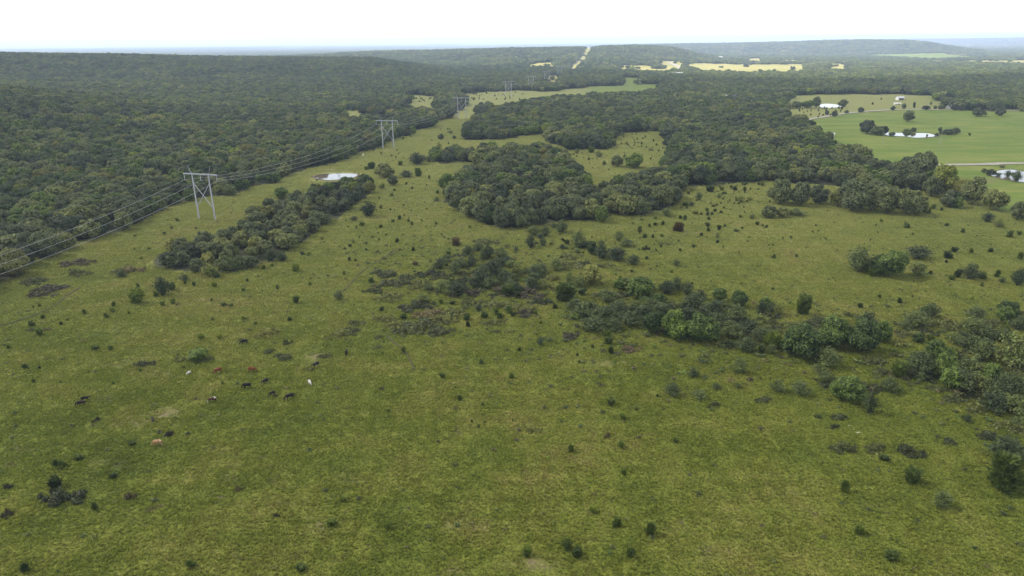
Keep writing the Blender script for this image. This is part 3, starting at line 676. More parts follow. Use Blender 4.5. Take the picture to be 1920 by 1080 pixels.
# ------------------------------------------------------------------ single plants read off the photograph: kind, x, y (foot), width, height in photo pixels
PL = """
J 82 597 8;J 60 612 10;J 75 629 12;J 159 589 8;J 74 575 6;J 63 577 4;J 214 574 9;J 211 585 9;J 200 596 9;J 114 609 6;J 242 589 5;J 292 556 9;J 306 573 9;J 325 569 9;J 364 536 8;J 347 533 6;J 402 538 10;J 408 521 12;J 464 528 6;J 457 546 7;J 397 564 5;J 420 573 11 7;J 434 574 8 5;J 484 519 4;J 511 500 7;J 520 542 7;J 456 599 8;J 399 600 6;J 479 609 6;J 544 601 8;J 555 568 11 13;J 582 535 7;J 604 449 6;J 579 479 7;J 377 636 10;J 412 635 9;J 178 655 14 8;J 208 656 8;J 48 690 12 7;J 75 691 5;J 63 717 6;J 17 653 7;J 345 691 5;J 263 696 6;J 557 455 4;J 598 425 7;J 322 429 5;J 333 415 7;J 309 440 5;J 279 468 4;J 253 444 4;J 252 469 4;J 265 486 5;J 368 429 4;J 494 505 8
J 555 508 16 15;J 260 568 26 24;S 307 555 30 38;J 322 543 14;S 346 527 18 14;S 228 520 18 12;S 636 563 18 20;S 567 478 10 8;S 395 519 28 27;S 430 508 32 28;S 450 506 28 28;S 508 490 24 26;S 530 490 20 18;J 262 548 8 14
B 270 684 38;B 337 675 28;G 372 677 40 22;B 385 676 30;B 502 628 52;B 532 671 42;B 505 660 26;B 537 645 20 12;B 608 669 28;B 580 693 24;B 640 628 56;B 454 638 20;B 150 514 50;R 150 494 60;B 228 511 40;R 245 508 50;B 63 530 50;R 90 545 70;B 88 463 30;B 60 620 22;R 84 619 20
J 749 409 7;J 736 417 7;J 679 424 9;J 668 429 4 6;J 714 427 7;J 773 422 7;J 766 416 6;J 818 421 6;J 881 428 6;J 698 445 8 4;J 674 446 5;J 744 455 9;J 687 458 5;J 657 463 6;S 663 457 5 9;J 647 468 5;J 687 470 5;J 708 474 5;J 750 470 4;J 775 470 8;J 655 489 7;J 667 490 6;J 697 530 11;J 840 478 9;J 837 499 8;J 778 497 11 8;J 855 460 17 15;J 645 515 7;J 841 450 5;J 724 442 4;J 756 442 4;J 711 450 4;J 824 488 5;J 828 440 3
J 827 569 10;J 848 571 9;J 876 600 13;J 878 612 10;J 758 598 12;J 908 596 13;J 931 590 12;J 937 597 12;J 955 587 14;J 961 593 9;J 971 558 13;J 1004 589 8;J 1014 607 7;J 902 682 9;J 757 660 10;J 716 583 9;J 974 658 8;S 1012 648 13 18;J 958 709 11;J 830 708 9;J 862 750 10;J 1147 663 13;J 1142 645 14;J 1138 632 14;J 1040 578 10;J 1164 530 9 12;J 1164 551 8;J 1185 511 6;J 1212 486 6;J 1259 511 6;J 1275 471 6;J 1239 464 6;J 1231 471 4;J 1232 501 4;J 1199 435 10 12;J 1218 426 7;J 1228 423 6;J 1242 422 8;J 1187 421 5;J 1241 444 6;J 1224 446 7;J 1208 446 9;J 1271 434 18 19;J 1063 458 10;J 1056 452 6;J 1033 459 6;J 1111 651 6;J 1087 680 6
B 722 515 60;B 763 522 50;B 738 533 66;B 730 560 60;B 785 575 66;B 785 535 50;B 810 515 50;B 832 520 40;B 800 610 90;B 770 622 70;B 745 612 60;B 835 600 66;B 820 625 60;B 718 600 44;B 850 588 44;B 700 547 36;B 668 607 34;B 655 622 44;B 710 633 22;B 709 652 22;B 797 642 16;B 860 481 30;B 866 490 22;B 910 455 50;B 948 490 34;B 995 514 50;B 1035 524 50;B 1030 541 40;R 955 548 70;R 990 552 70;R 800 592 60;R 880 552 60;B 925 574 66;B 985 580 50;B 1015 567 44;B 925 607 40;B 1065 483 50;B 1060 499 66;B 1090 496 40;B 1140 499 30;B 930 622 20;B 955 622 20;R 1070 631 44;R 1180 656 44;B 1247 458 26 5;B 1120 500 30;B 890 515 50;B 870 500 30;B 915 500 36;R 985 588 44;B 860 530 50;B 820 545 44;B 885 570 44
S 855 516 25 30;S 884 487 12 16;S 915 486 24 34;S 882 501 10 12;S 870 549 22 22;S 828 549 24 28;S 842 549 14 16;S 905 535 38 38;S 925 516 30 32;S 946 533 34 30;S 970 521 20 34;S 985 513 12 14;J 950 553 30 22;S 898 584 14 16;S 872 563 14 14;S 793 568 24 20;S 995 466 20 28;S 1000 443 26 24;S 1018 462 14 20;S 1022 444 18 24;S 1053 437 22 28;S 1084 466 27 38;G 1110 478 24 27;S 1127 486 28 32;S 1156 489 34 28;S 1188 498 24 24;S 1160 453 18 24;S 1175 463 26 16;S 1043 508 26 26;S 1067 533 16 24;O 1108 536 46 42;J 1063 563 42 34;S 1010 524 14 14;S 1268 499 15 14;S 950 465 13 9;S 968 471 10 10;B 1212 468 15 10;S 940 500 20 18;S 960 545 26 22;S 890 540 26 26;S 1085 540 30 26
G 1200 562 52 46;S 1097 596 50 34;S 1113 623 48 34;S 1140 567 40 28;S 1160 590 42 30;S 1180 612 44 32;G 1222 628 46 50;G 1263 637 50 56;S 1250 552 32 30;S 1268 545 24 30;S 1078 582 36 26;S 1190 584 32 24;S 1220 590 40 34;S 1240 600 44 36;S 1290 612 44 40;S 1320 605 40 36;S 1130 600 40 28;S 1150 620 36 26;S 1205 600 36 30;G 1235 575 30 26
S 1287 553 24 28;S 1313 562 20 22;S 1300 579 42 32;G 1315 643 70 58;S 1377 606 42 38;S 1425 603 20 42;S 1458 592 22 24;J 1508 588 28 36;G 1500 674 74 66;J 1450 653 32 32;G 1557 652 62 56;G 1613 662 60 58;G 1650 642 38 38;S 1620 607 30 22;S 1570 602 30 16;S 1398 660 38 32;S 1366 653 16 18;J 1428 661 14 14;S 1345 620 44 36;S 1370 630 44 30;S 1405 625 40 28;S 1430 635 36 26;S 1340 590 40 30;B 1480 610 50 8;B 1540 605 60 10;B 1440 620 50 10;B 1590 592 40 8
S 1550 690 46 38;S 1530 680 24 20;S 1713 616 48 34;S 1697 621 26 22;S 1743 597 28 28;S 1825 630 50 34;S 1827 600 34 24;S 1893 692 62 60;B 1825 652 34 16;S 1800 638 22 16;J 1857 658 14 14;J 1883 621 14 16;J 1745 641 13 13;S 1723 703 46 46;J 1688 706 28 26;J 1770 708 44 28;S 1800 736 56 44;S 1897 741 46 40;S 1860 758 34 36;J 1842 736 12 12;S 1665 736 32 30;G 1590 753 60 44;G 1570 748 40 36;S 1547 721 30 26;S 1500 743 34 30;S 1457 736 28 26;S 1385 701 30 32;S 1300 708 20 18;S 1343 731 16 14;S 1383 729 14 12;S 1310 748 28 18;S 1628 776 22 40;S 1260 744 30 28;B 1340 760 30 8;B 1430 752 34 8;B 1650 700 50 10;B 1640 680 44 10;B 1770 660 50 12;B 1740 610 40 10;B 1780 612 60 14;B 1850 610 60 14;B 1900 590 60 12;S 1880 640 30 24;S 1910 620 34 26;B 1790 750 50 12;B 1830 770 46 12
S 1608 511 48 48;J 1620 508 26 20;G 1665 521 62 50;G 1645 516 40 34;J 1637 518 24 16;S 1720 486 44 26;S 1720 519 32 28;S 1818 524 32 28;J 1795 520 14 14;J 1842 522 13 11;J 1785 525 10 8;S 1907 536 26 32;J 1868 519 12 11;J 1777 484 15 12;J 1788 473 11 9;J 1820 474 9 7;J 1857 473 9 7;J 1912 486 12 10;J 1744 514 9 6;S 1878 531 12 10;J 1774 493 7 5;J 1841 537 6 4
J 1451 484 9 7;J 1493 482 7 5;J 1385 560 11;J 1385 475 4;J 1614 577 11 9;J 1686 568 10;J 1649 558 6;J 1699 427 12 9;J 1653 416 7 4;J 1775 424 8 5;J 1805 436 7;J 1893 445 12 11;J 1911 441 7;J 1420 422 7;J 1437 427 6;J 1430 424 4;J 1348 431 7 9;J 1328 434 8;J 1327 425 8;J 1315 443 7;J 1358 425 5;S 1345 447 8 12;J 1346 456 7;B 1380 434 14 6;J 1300 463 5;J 1405 446 4;J 1402 453 4;J 1483 447 5;J 1449 461 4;J 1523 436 4;J 1530 424 4;J 1548 449 4;J 1602 554 4;J 1449 543 5;J 1298 533 5;J 1390 533 4;J 1333 528 3;J 1312 520 3;J 1822 562 5;J 1793 558 4;S 1410 411 10 12;J 1284 413 9;J 1329 412 6;J 1388 408 6;S 1851 417 22 18;S 1872 427 16 15
J 1332 360 18 12;S 1348 372 9 11;S 1310 376 14 17;J 1290 364 6;J 1353 357 7;J 1359 364 10 5;J 1378 357 8;J 1396 358 6 8;J 1400 346 5;J 1392 347 5;J 1422 347 5;S 1429 349 9 7;J 1407 356 4;S 1371 354 8 9;S 1388 380 16 14;J 1380 377 5 8;S 1405 377 10 10;J 1285 386 11 8;S 1296 387 12 10;J 1333 383 4;J 1343 386 5;J 1337 388 8 4;J 1357 391 4;J 1326 396 6;J 1340 397 6;J 1352 400 6;J 1303 401 11 6;J 1335 403 6;J 1326 404 7;J 1275 410 7;J 1315 403 5;J 1359 425 5;J 1392 429 4;S 1250 406 22 18;J 1203 414 5;J 1230 411 5;J 1229 423 6;J 1272 453 4;J 1300 464 6;O 1441 409 36 23;O 1466 408 26 20;S 1492 405 34 14
B 1572 784 32 8;B 1565 801 20 6;B 1583 842 46 15;B 1640 842 42 12;B 1707 850 52 16;J 1660 862 20 8;J 1707 905 26 25;J 1584 922 18 18;S 1765 952 34 28;J 1610 999 20 15;J 1672 1048 24 14;J 1883 918 66 50;S 1885 868 66 42;S 1812 792 18 14;S 1860 773 50 34;S 1913 805 30 24;J 1533 783 12 7;B 1780 830 30 8;B 1850 820 40 10
J 863 748 9;J 906 760 6;B 1003 808 30 9;J 1070 846 14;R 1139 819 14 13;J 1167 785 13;J 1145 760 13;J 1165 839 13;J 1266 829 10;J 1170 890 11;J 1111 960 13;J 1156 985 17;J 1218 1001 21;J 1183 1043 15;J 1063 1028 18;J 1083 1043 17;J 989 1041 17;J 727 991 15;J 645 940 11;J 908 793 5;J 897 802 6
J 105 873 15 12;J 118 876 15 12;J 148 861 18 9;J 108 912 23 19;B 112 936 85 18;J 213 895 16 8;R 243 933 22 12;R 183 788 14 8;R 15 966 20 12;R 15 915 14 9;J 180 955 14 11;J 360 1062 19 12;J 48 1070 18 13;J 620 984 19 12;R 447 918 15 9;R 317 816 17 9;J 247 834 13 8;R 518 968 12 7;J 567 1068 17 10;R 135 800 9 6;R 516 744 9 7;R 714 730 12 5
O 827 262 14 11;S 852 261 8 8;S 823 281 12 14;S 782 309 32 25;S 805 304 14 14;J 751 310 10 9;J 697 316 17 12;J 688 318 9 7;O 722 334 38 28;O 737 348 22 20;S 762 333 24 16;J 785 331 16 15;J 805 335 6;S 717 354 13 12;J 740 358 5;J 735 368 7;J 762 346 5;J 773 354 5;J 820 363 7;S 819 378 11 10;J 800 348 3;J 757 386 4;J 714 391 7;J 732 394 4;J 771 396 3;J 749 412 8;S 692 407 30 32;S 664 414 14 10;J 1108 286 14 12;S 1082 288 10 10;O 1157 313 24 24;J 1133 309 8;S 1123 295 14 14;J 1104 300 5;G 1187 316 38 30;J 1252 290 12 9;J 1203 271 5;J 1185 279 3;J 1210 258 4;J 1225 265 4;J 1195 262 3;J 1175 270 4;J 1218 282 4;J 1190 290 4;J 1170 295 4
O 1614 211 11 9;O 1587 213 9 6;O 1564 219 12 10;O 1550 216 8 8;J 1536 215 3;O 1580 201 18 13;O 1530 202 16 19;G 1513 203 28 15;O 1494 203 22 13;O 1480 204 18 11;O 1674 207 9 7;O 1694 205 8 10;J 1714 202 5 8;S 1745 197 5 6;O 1736 206 14 7;O 1753 205 7 6;O 1764 206 12 9;J 1778 203 8 10;O 1777 194 20 17;O 1702 229 20 19;O 1832 219 22 14;O 1874 218 18 14;S 1847 217 5 7;O 1790 207 15 10;O 1803 207 15 10;O 1817 207 16 11;O 1832 208 16 13;O 1871 206 20 13;O 1916 209 18 13;O 1777 253 20 10;O 1790 252 18 11;O 1765 253 10 8;S 1762 247 8 8;O 1756 255 8 5;O 1700 256 19 13;O 1711 248 12 8;O 1625 251 32 23;O 1643 254 24 17;O 1657 253 16 15;O 1672 256 12 8;O 1738 256 4 4;O 1879 315 10 5;O 1844 324 10 7;O 1857 330 18 11;S 1872 330 12 6;S 1889 332 14 11;S 1904 341 20 19;J 1818 254 4;J 1636 196 4 3;J 1652 187 3
O 1725 345 54 56;G 1766 364 58 48;O 1745 370 36 34;O 1822 385 48 46;O 1861 395 44 38;O 1780 389 38 29;G 1793 391 18 20;O 1907 414 32 30;O 1800 372 34 34;J 1750 392 8;J 1765 395 6;J 1740 400 10
O 1462 384 50 46;O 1500 387 44 44;O 1535 383 40 34;O 1570 389 40 40;O 1597 397 58 54;O 1632 396 46 46;O 1662 401 52 50;O 1700 404 56 48;O 1722 402 30 34;O 1600 372 50 34;O 1640 374 46 34
O 1172 405 44 42;O 1198 404 34 38;O 1240 390 48 46;O 1145 401 36 36;O 942 429 38 46;O 905 419 38 46;G 918 420 30 40;O 975 428 34 40;O 860 395 36 42;O 1110 412 40 40;G 1128 418 26 34;O 868 345 34 30
S 790 300 16 10;J 846 250 5;R 843 249 7 5;J 935 258 14 8
"""
def parse():
    out = []
    for tok in PL.replace('\n', ';').split(';'):
        q = tok.split()
        if not q: continue
        k = q[0]; x, y, w = map(float, q[1:4])
        h = float(q[4]) if len(q) > 4 else (w * .95 if k != 'B' and k != 'R' else w * .22)
        if k == 'R' and len(q) <= 4: h = w * .2
        out.append([k, x, y, w, h])
    return out
plants = parse()
seedling_px = []
for (x0, x1, y0, y1, n) in [(640, 860, 350, 500, 30), (1180, 1500, 340, 480, 40), (1500, 1900, 420, 560, 20), (0, 640, 560, 760, 16), (640, 1250, 640, 800, 12), (760, 822, 179, 192, 26), (880, 1000, 174, 188, 40), (1165, 1245, 252, 300, 40), (1270, 1440, 345, 400, 40), (700, 850, 235, 300, 34), (1060, 1150, 285, 320, 18), (1000, 1240, 405, 480, 26), (1480, 1560, 205, 222, 12), (1540, 1580, 202, 210, 14)]:
    for _ in range(n): seedling_px.append((random.uniform(x0, x1), random.uniform(y0, y1)))
def band(n, poly, kinds, w0, w1):
    poly = np.array(poly); lo, hi = poly.min(0), poly.max(0)
    while n:
        x, y = random.uniform(lo[0], hi[0]), random.uniform(lo[1], hi[1])
        if not inside(np.array([x]), np.array([y]), poly)[0]: continue
        k = random.choice(kinds); w = random.uniform(w0, w1) * (.8 + .5 * (y - 500) / 200); plants.append([k, x, y, w, w * (random.uniform(.7, 1.0) if k in 'SG' else .2)]); n -= 1
band(54, [(1060, 545), (1120, 545), (1250, 535), (1330, 560), (1480, 590), (1640, 610), (1650, 640), (1560, 665), (1440, 665), (1330, 650), (1230, 635), (1110, 625), (1060, 590)], 'SSSGGB', 18, 36)
band(30, [(1690, 590), (1930, 580), (1930, 800), (1800, 745), (1700, 715), (1660, 730), (1560, 760), (1530, 700), (1700, 700)], 'SSSBGG', 18, 36)
band(46, [(820, 480), (900, 470), (1010, 500), (1040, 540), (960, 560), (880, 560), (800, 550)], 'SSSSB', 18, 32)
band(10, [(990, 425), (1110, 425), (1180, 480), (1090, 480), (1010, 455)], 'SS', 16, 28)
band(30, [(1060, 560), (1120, 555), (1250, 550), (1330, 570), (1480, 600), (1640, 620), (1640, 650), (1440, 670), (1330, 655), (1230, 640), (1110, 630), (1060, 595)], 'B', 26, 48)
band(26, [(1690, 600), (1930, 590), (1930, 830), (1800, 750), (1700, 720), (1560, 760), (1530, 700), (1700, 700)], 'B', 24, 46)
gp, sl = ground([p[1] for p in plants], [p[2] for p in plants])

# thin the generated wood where hand-read trees stand
big = np.array([[g[0], g[1], p[3] * s / F / 2] for p, g, s in zip(plants, gp, sl) if p[0] in 'OG' and p[3] * s / F > 5])
keep = np.ones(len(near_trees), bool)
for bx, by, br in big: keep &= np.hypot(near_trees[:, 0] - bx, near_trees[:, 1] - by) > br * .55 + 2.2
near_trees = near_trees[keep]
dist = np.linalg.norm(near_trees[:, :3] - (0, 0, CAMZ), axis=1)
inframe = (near_trees[:, 3] > -10) & (near_trees[:, 3] < 1930) & (near_trees[:, 4] < 1090)
order = np.argsort(np.where(inframe, dist, 1e9))

things = []                              # (object, kind word, px, py, size in metres, colour word, extra)
NAME = {'J': 'cedar_bush', 'S': 'feathery_shrub', 'G': 'leafy_tree', 'O': 'oak_tree', 'B': 'bramble_thicket', 'R': 'dry_weed_clump'}
n_oak = 0
counts = {}
def empty(name, loc, rz=0.0, sc=(1, 1, 1)):
    o = bpy.data.objects.new(name, None); COL.objects.link(o); o.location = loc; o.rotation_euler = (0, 0, rz); o.scale = sc
    o.empty_display_size = .5; return o
def put_tree(kind, loc, W, H, px, py, region=None):
    i = random.randrange(OAKS) if kind in 'OG' else random.randrange(FE)
    rz = random.uniform(0, 6.28)
    if kind in 'OG':
        root = empty(NAME[kind], loc, rz, (W / 10, W / 10 * random.uniform(.92, 1.08), H / 9))
        link('crown', LIB[('oak' if kind == 'O' else 'green') + str(i)], root); link('trunk', LIB[f'oak_trunk{i}'], root)
    elif kind == 'S':
        root = empty(NAME[kind], loc, rz, (W / 6, W / 6, H / 6))
        link('crown', LIB[f'feather{i}'], root); link('trunk', LIB[f'feather_trunk{i}'], root)
    elif kind == 'J' and W > 3.2:
        root = empty('cedar_tree', loc, rz, (W / 6, W / 6, H / 6))
        link('crown', LIB[f'bigcedar{i}'], root); link('trunk', LIB['cedar_trunk'], root)
    elif kind == 'J':
        root = link('cedar_bush', LIB[f'cedar{i}'], None, loc); root.rotation_euler = (0, 0, rz); root.scale = (W / 2, W / 2, H / 2.2)
    else:
        root = link(NAME[kind], LIB[('bramble' if kind == 'B' else 'brown') + str(i)], None, loc)
        root.rotation_euler = (0, 0, random.uniform(-.4, .4) + (math.pi if random.random() < .5 else 0)); root.scale = (W / 6, W / 6 * random.uniform(.8, 1.2), H / 1.3)
    things.append((root, px, py, W, H, region)); return root
for p, g, s in zip(plants, gp, sl):
    k, x, y, w, h = p
    dep = math.asin(min(.99, (CAMZ - g[2]) / s))
    W = w * s / F * math.cos(math.atan((x - 960) / F)) ; Hh = h * s / F
    if k in 'BR':
        H = max(.4, min(Hh * .9, 1.9)); 
    else:
        H = max((Hh - W * .25 * math.sin(dep)) / math.cos(dep), W * .45)
    loc = g.copy()
    if k in 'OGS': d2 = unit(g[:2]); loc[:2] += d2 * W * .18; loc[2] = float(terr(loc[0], loc[1]))
    if k == 'J': loc[2] -= .05
    counts[k] = counts.get(k, 0) + 1
    if k in 'OG': n_oak += 1
    put_tree(k, loc, W * (1.12 if k == 'S' else 1.0), H, x, y)
N_SINGLE = 300 - counts.get('O', 0)
singles = set(order[:max(0, N_SINGLE)].tolist())
rest = []
for j in range(len(near_trees)):
    x, y, z, px, py = near_trees[j]
    sc = rng.uniform(.62, 1.28); Wt = 10.2 * sc; Ht = 9.0 * (0.55 + .45 * sc) * rng.uniform(.85, 1.15)
    near_edge = 287 < px < 700 and 340 < py < 520 and px * -.37 + 620 < py + 30
    if 286 < px < 700 and 330 < py < 515: Wt *= .72; Ht *= .72
    if j in singles: put_tree('O', (x, y, z), Wt, Ht, px, py, 'wood')
    else: rest.append((x, y, z, Wt / 10, Ht / 9))
rest = np.array(rest)
far_lod = []
for i in range(6):
    mb = oak_crown(200 + i, W=10, H=9, lobes=9, nleaf=420, leaf=1.15, sub=False)
    far_lod.append(mb.mesh('far_crown', [M_OAK if i % 3 else M_GREEN, M_CORE]))
grove_lod = []
for i in range(6):
    r_ = np.random.default_rng(300 + i); mb = MB()
    for j in range(5):
        c = r_.uniform(-5.5, 5.5, 2) if j else np.zeros(2); W_ = r_.uniform(7, 11)
        s_ = oak_crown(400 + i * 7 + j, W=W_, H=r_.uniform(7, 10), lobes=5, nleaf=110, leaf=1.7, sub=False, clear=.4)
        off = np.array([c[0], c[1], 0]); n0 = mb.n
        mb.V.append(np.concatenate(s_.V) + off); mb.F += [[a + n0 for a in f] for f in s_.F]; mb.M += s_.M; mb.n += s_.n
    grove_lod.append(mb.mesh('grove', [M_OAK if i % 3 else M_GREEN, M_OAK]))
both = [LIB[f'oak{i}'] for i in range(OAKS)] + [LIB[f'green{i}'] for i in range(0, OAKS, 3)]
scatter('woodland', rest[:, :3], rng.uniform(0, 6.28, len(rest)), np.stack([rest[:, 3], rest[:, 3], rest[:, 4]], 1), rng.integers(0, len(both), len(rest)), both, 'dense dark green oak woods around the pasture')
md_ = np.concatenate(mid); s_ = rng.uniform(.8, 1.4, len(md_))
scatter('woodland', md_[:, :3], rng.uniform(0, 6.28, len(md_)), np.stack([s_ * 1.05, s_ * 1.05, .55 + .45 * s_], 1), rng.integers(0, 6, len(md_)), far_lod, 'wooded hillside and valley beyond the pylons')
gr_ = np.concatenate(grove); s_ = rng.uniform(.85, 1.3, len(gr_)) * gr_[:, 3]; sz = rng.uniform(.65, 1.15, len(gr_))
scatter('woodland', gr_[:, :3], rng.uniform(0, 6.28, len(gr_)), np.stack([s_, s_, sz], 1), rng.integers(0, 6, len(gr_)), grove_lod, 'far hazy woods on the ridges')

# ------------------------------------------------------------------ grass
patches = []
for i in range(6):
    r_ = np.random.default_rng(500 + i); mb = MB(); S = 6.4; V = []; n_t = 330
    for t in range(n_t):
        cx, cy_ = r_.uniform(-S / 2, S / 2, 2); hgt = r_.uniform(.14, .46); rad = r_.uniform(.12, .34)
        for b in range(7):
            a = r_.uniform(0, 6.28); w = r_.uniform(.05, .12); ln = r_.uniform(.5, 1.1)
            d = np.array([math.cos(a), math.sin(a), 0]); q = np.array([-d[1], d[0], 0])
            p0 = np.array([cx, cy_, -.06]) + d * rad * .25
            V.append([p0 - q * w, p0 + q * w, p0 + d * rad * ln + q * w * .6 + (0, 0, hgt * r_.uniform(.6, 1.1))])
    V = np.array(V).reshape(-1, 3); mb.add(V, [[3 * k, 3 * k + 1, 3 * k + 2] for k in range(len(V) // 3)])
    patches.append(mb.mesh('grass_patch', [M_GRASS]))
X, Y = jit_grid(40, 760, 4.9, R(53), .08); Z = terr(X, Y); c_, px_, py_ = cover(X, Y, Z)
k = (c_ == 'p') & (px_ > -1000) & (px_ < 2920) & (py_ < 2600)
for (cx, cy_, rx, ry, rot, pz) in POND_SPOTS:
    u_ = ((X - cx) * math.cos(rot) + (Y - cy_) * math.sin(rot)) / (rx + 2); v_ = (-(X - cx) * math.sin(rot) + (Y - cy_) * math.cos(rot)) / (ry + 2)
    k &= np.hypot(u_, v_) > 1.0
di_ = dirt_at(px_, py_); k &= rng.random(len(X)) > (di_ - .35) * 2.2
X, Y, Z = X[k], Y[k], Z[k]; s_ = rng.uniform(.9, 1.15, len(X))
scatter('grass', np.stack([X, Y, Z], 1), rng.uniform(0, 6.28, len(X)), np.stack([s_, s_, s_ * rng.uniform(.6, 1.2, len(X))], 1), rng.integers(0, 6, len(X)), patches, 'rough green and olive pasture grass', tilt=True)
sp_, ss_ = ground([p[0] for p in seedling_px], [p[1] for p in seedling_px])
s_ = rng.uniform(.25, .55, len(sp_)) * np.clip(ss_ / 420, .7, 2.2)
scatter('seedlings', sp_, rng.uniform(0, 6.28, len(sp_)), np.stack([s_, s_, s_], 1), rng.integers(0, 5, len(sp_)), [LIB[f'cedar{i}'] for i in range(5)], 'tiny cedar seedlings sprinkled over the grass')
# taller weeds
def weed(seed):
    r_ = np.random.default_rng(seed); mb = MB(); P = r_.normal(0, .22, (40, 3)) * (1, 1, .6) + (0, 0, .3); P[:, 2] = np.abs(P[:, 2])
    leaves(mb, P, unit(P), .22, 0, 1.8, r_); return mb
wk = [weed(600).mesh('weed', [M_GREY]), weed(601).mesh('weed', [M_BROWN]), weed(602).mesh('weed', [M_GREEN]), weed(603).mesh('weed', [M_BRAMBLE])]
X, Y = jit_grid(90, 520, 3.3, R(53)); Z = terr(X, Y); c_, px_, py_ = cover(X, Y, Z)
dn = waves(X, Y, 38, 2) + .7 * waves(X, Y, 17, 6)
zone = np.exp(-((px_ - 900) / 260) ** 2 - ((py_ - 520) / 80) ** 2) * 1.0 + np.exp(-((px_ - 1450) / 420) ** 2 - ((py_ - 650) / 75) ** 2) * 1.3 + np.exp(-((px_ - 1850) / 160) ** 2 - ((py_ - 720) / 100) ** 2) * 1.2
k = (c_ == 'p') & (px_ > -200) & (px_ < 2120) & (rng.random(len(X)) < .10 + .12 * np.clip(dn, 0, 1) + .75 * np.clip(zone, 0, 1))
zz = zone[k]; X, Y, Z = X[k], Y[k], Z[k]; s_ = rng.uniform(.45, 1.3, len(X)) * (1 + 1.4 * np.clip(zz, 0, 1) * rng.random(len(X)))
scatter('weeds', np.stack([X, Y, Z], 1), rng.uniform(0, 6.28, len(X)), np.stack([s_, s_, s_ * .8], 1), rng.choice(4, len(X), p=[.35, .18, .2, .27]), wk, 'low weeds and forbs scattered through the pasture')

# ------------------------------------------------------------------ transmission line
def at(px, py): g_, s = ground([px], [py]); return g_[0], s[0]
TW = []
for (x, y) in [(388.5, 411), (728.5, 278.5), (866.5, 222), (953.5, 181), (995.5, 168.5), (1025, 155.7), (1049, 142.5), (1070, 135), (1084, 122.5), (1095, 111), (1104, 96), (1111, 89)]:
    TW.append(at(x, y)[0])
TW.insert(0, TW[0] - (TW[1] - TW[0]) * np.array([1.02, 1.02, 1])); TW[0][2] = float(terr(TW[0][0], TW[0][1]))
H_ARM, HALF, POLE, INS = 21.6, 9.1, 4.5, 2.9
def pylon_meshes():
    out = {}
    for s, nm in ((-1, 'l'), (1, 'r')):
        mb = MB(); x = s * POLE
        mb.tube([(x, 0, -1), (x, 0, 0), (x, 0, H_ARM + .35)], [.42, .42, .27], 10); out['pole' + nm] = mb.mesh('pole', [M_STEEL])
        mb = MB(); mb.tube([(x, 0, H_ARM + .3), (x + s * .9, 0, H_ARM + 1.7), (x + s * 1.75, 0, H_ARM + 4.0)], [.15, .12, .07], 8); out['peak' + nm] = mb.mesh('peak', [M_STEEL])
        mb = MB(); mb.tube([(-s * (POLE - .3), -.28 * s, H_ARM - 4.2), (s * (POLE - .3), -.28 * s, 6.2)], .17, 8); out['brace' + nm] = mb.mesh('brace', [M_STEEL])
    mb = MB()
    for yy in (-.34, .34): mb.box((0, yy, H_ARM), (2 * HALF, .16, .45))
    for i in range(9): mb.box((-HALF + .3 + i * (2 * HALF - .6) / 8, 0, H_ARM), (.16, .5, .3))
    out['arm'] = mb.mesh('crossarm', [M_STEEL])
    mb = MB(); mb.tube([(0, 0, -.2), (0, 0, -INS)], .05, 6)
    for i in range(12): z = -.35 - i * .2; mb.tube([(0, 0, z), (0, 0, z - .1)], [.15, .11], 8)
    out['ins'] = mb.mesh('insulator', [M_INSUL])
    mb = MB(); mb.box((0, 0, -INS - .08), (.5, .25, .16)); out['clamp'] = mb.mesh('clamp', [M_STEEL])
    return out
PM = pylon_meshes()
frames = []
ORD = ['nearest', 'second', 'third', 'fourth', 'fifth', 'sixth', 'seventh', 'eighth', 'ninth', 'tenth', 'eleventh', 'last']
for i, p in enumerate(TW):
    a, b = TW[max(i - 1, 0)], TW[min(i + 1, len(TW) - 1)]
    ang = math.atan2(b[1] - a[1], b[0] - a[0]) - math.pi / 2
    if i == 1: ang += R(-3)
    frames.append((p, ang))
    if i == 0: continue
    root = empty('power_pylon', p, ang)
    nm = ORD[i - 1]
    extra = {1: 'nearest pale steel H-frame pylon with crossed braces, left of the diagonal thicket', 2: 'pale steel H-frame pylon in the pasture behind the pond, second along the line', 3: 'H-frame pylon at the narrow end of the pasture where woods close in', 4: 'H-frame pylon standing in the far strip of open field', 5: 'H-frame pylon just left of the dark far tree belt', 6: 'small far pylon rising behind the dark tree belt', 7: 'far pylon on the right side of the small straw field'}.get(i, f'{nm} pylon along the power line, climbing the far ridge')
    tag(root, extra, 'pylon', 'H-frame pylons of the power line')
    for nm2, kn in (('pole', 'pole'), ('peak', 'peak'), ('brace', 'brace')):
        link(kn, PM[nm2 + 'l'], root); link(kn, PM[nm2 + 'r'], root)
    link('crossarm', PM['arm'], root)
    for xx in (-HALF + .25, 0, HALF - .25):
        o = link('insulator', PM['ins'], root, (xx, 0, H_ARM)); link('clamp', PM['clamp'], o)
def conn(fr, x, z):
    p, a = fr; return np.array([p[0] + x * math.cos(a), p[1] + x * math.sin(a), p[2] + z])
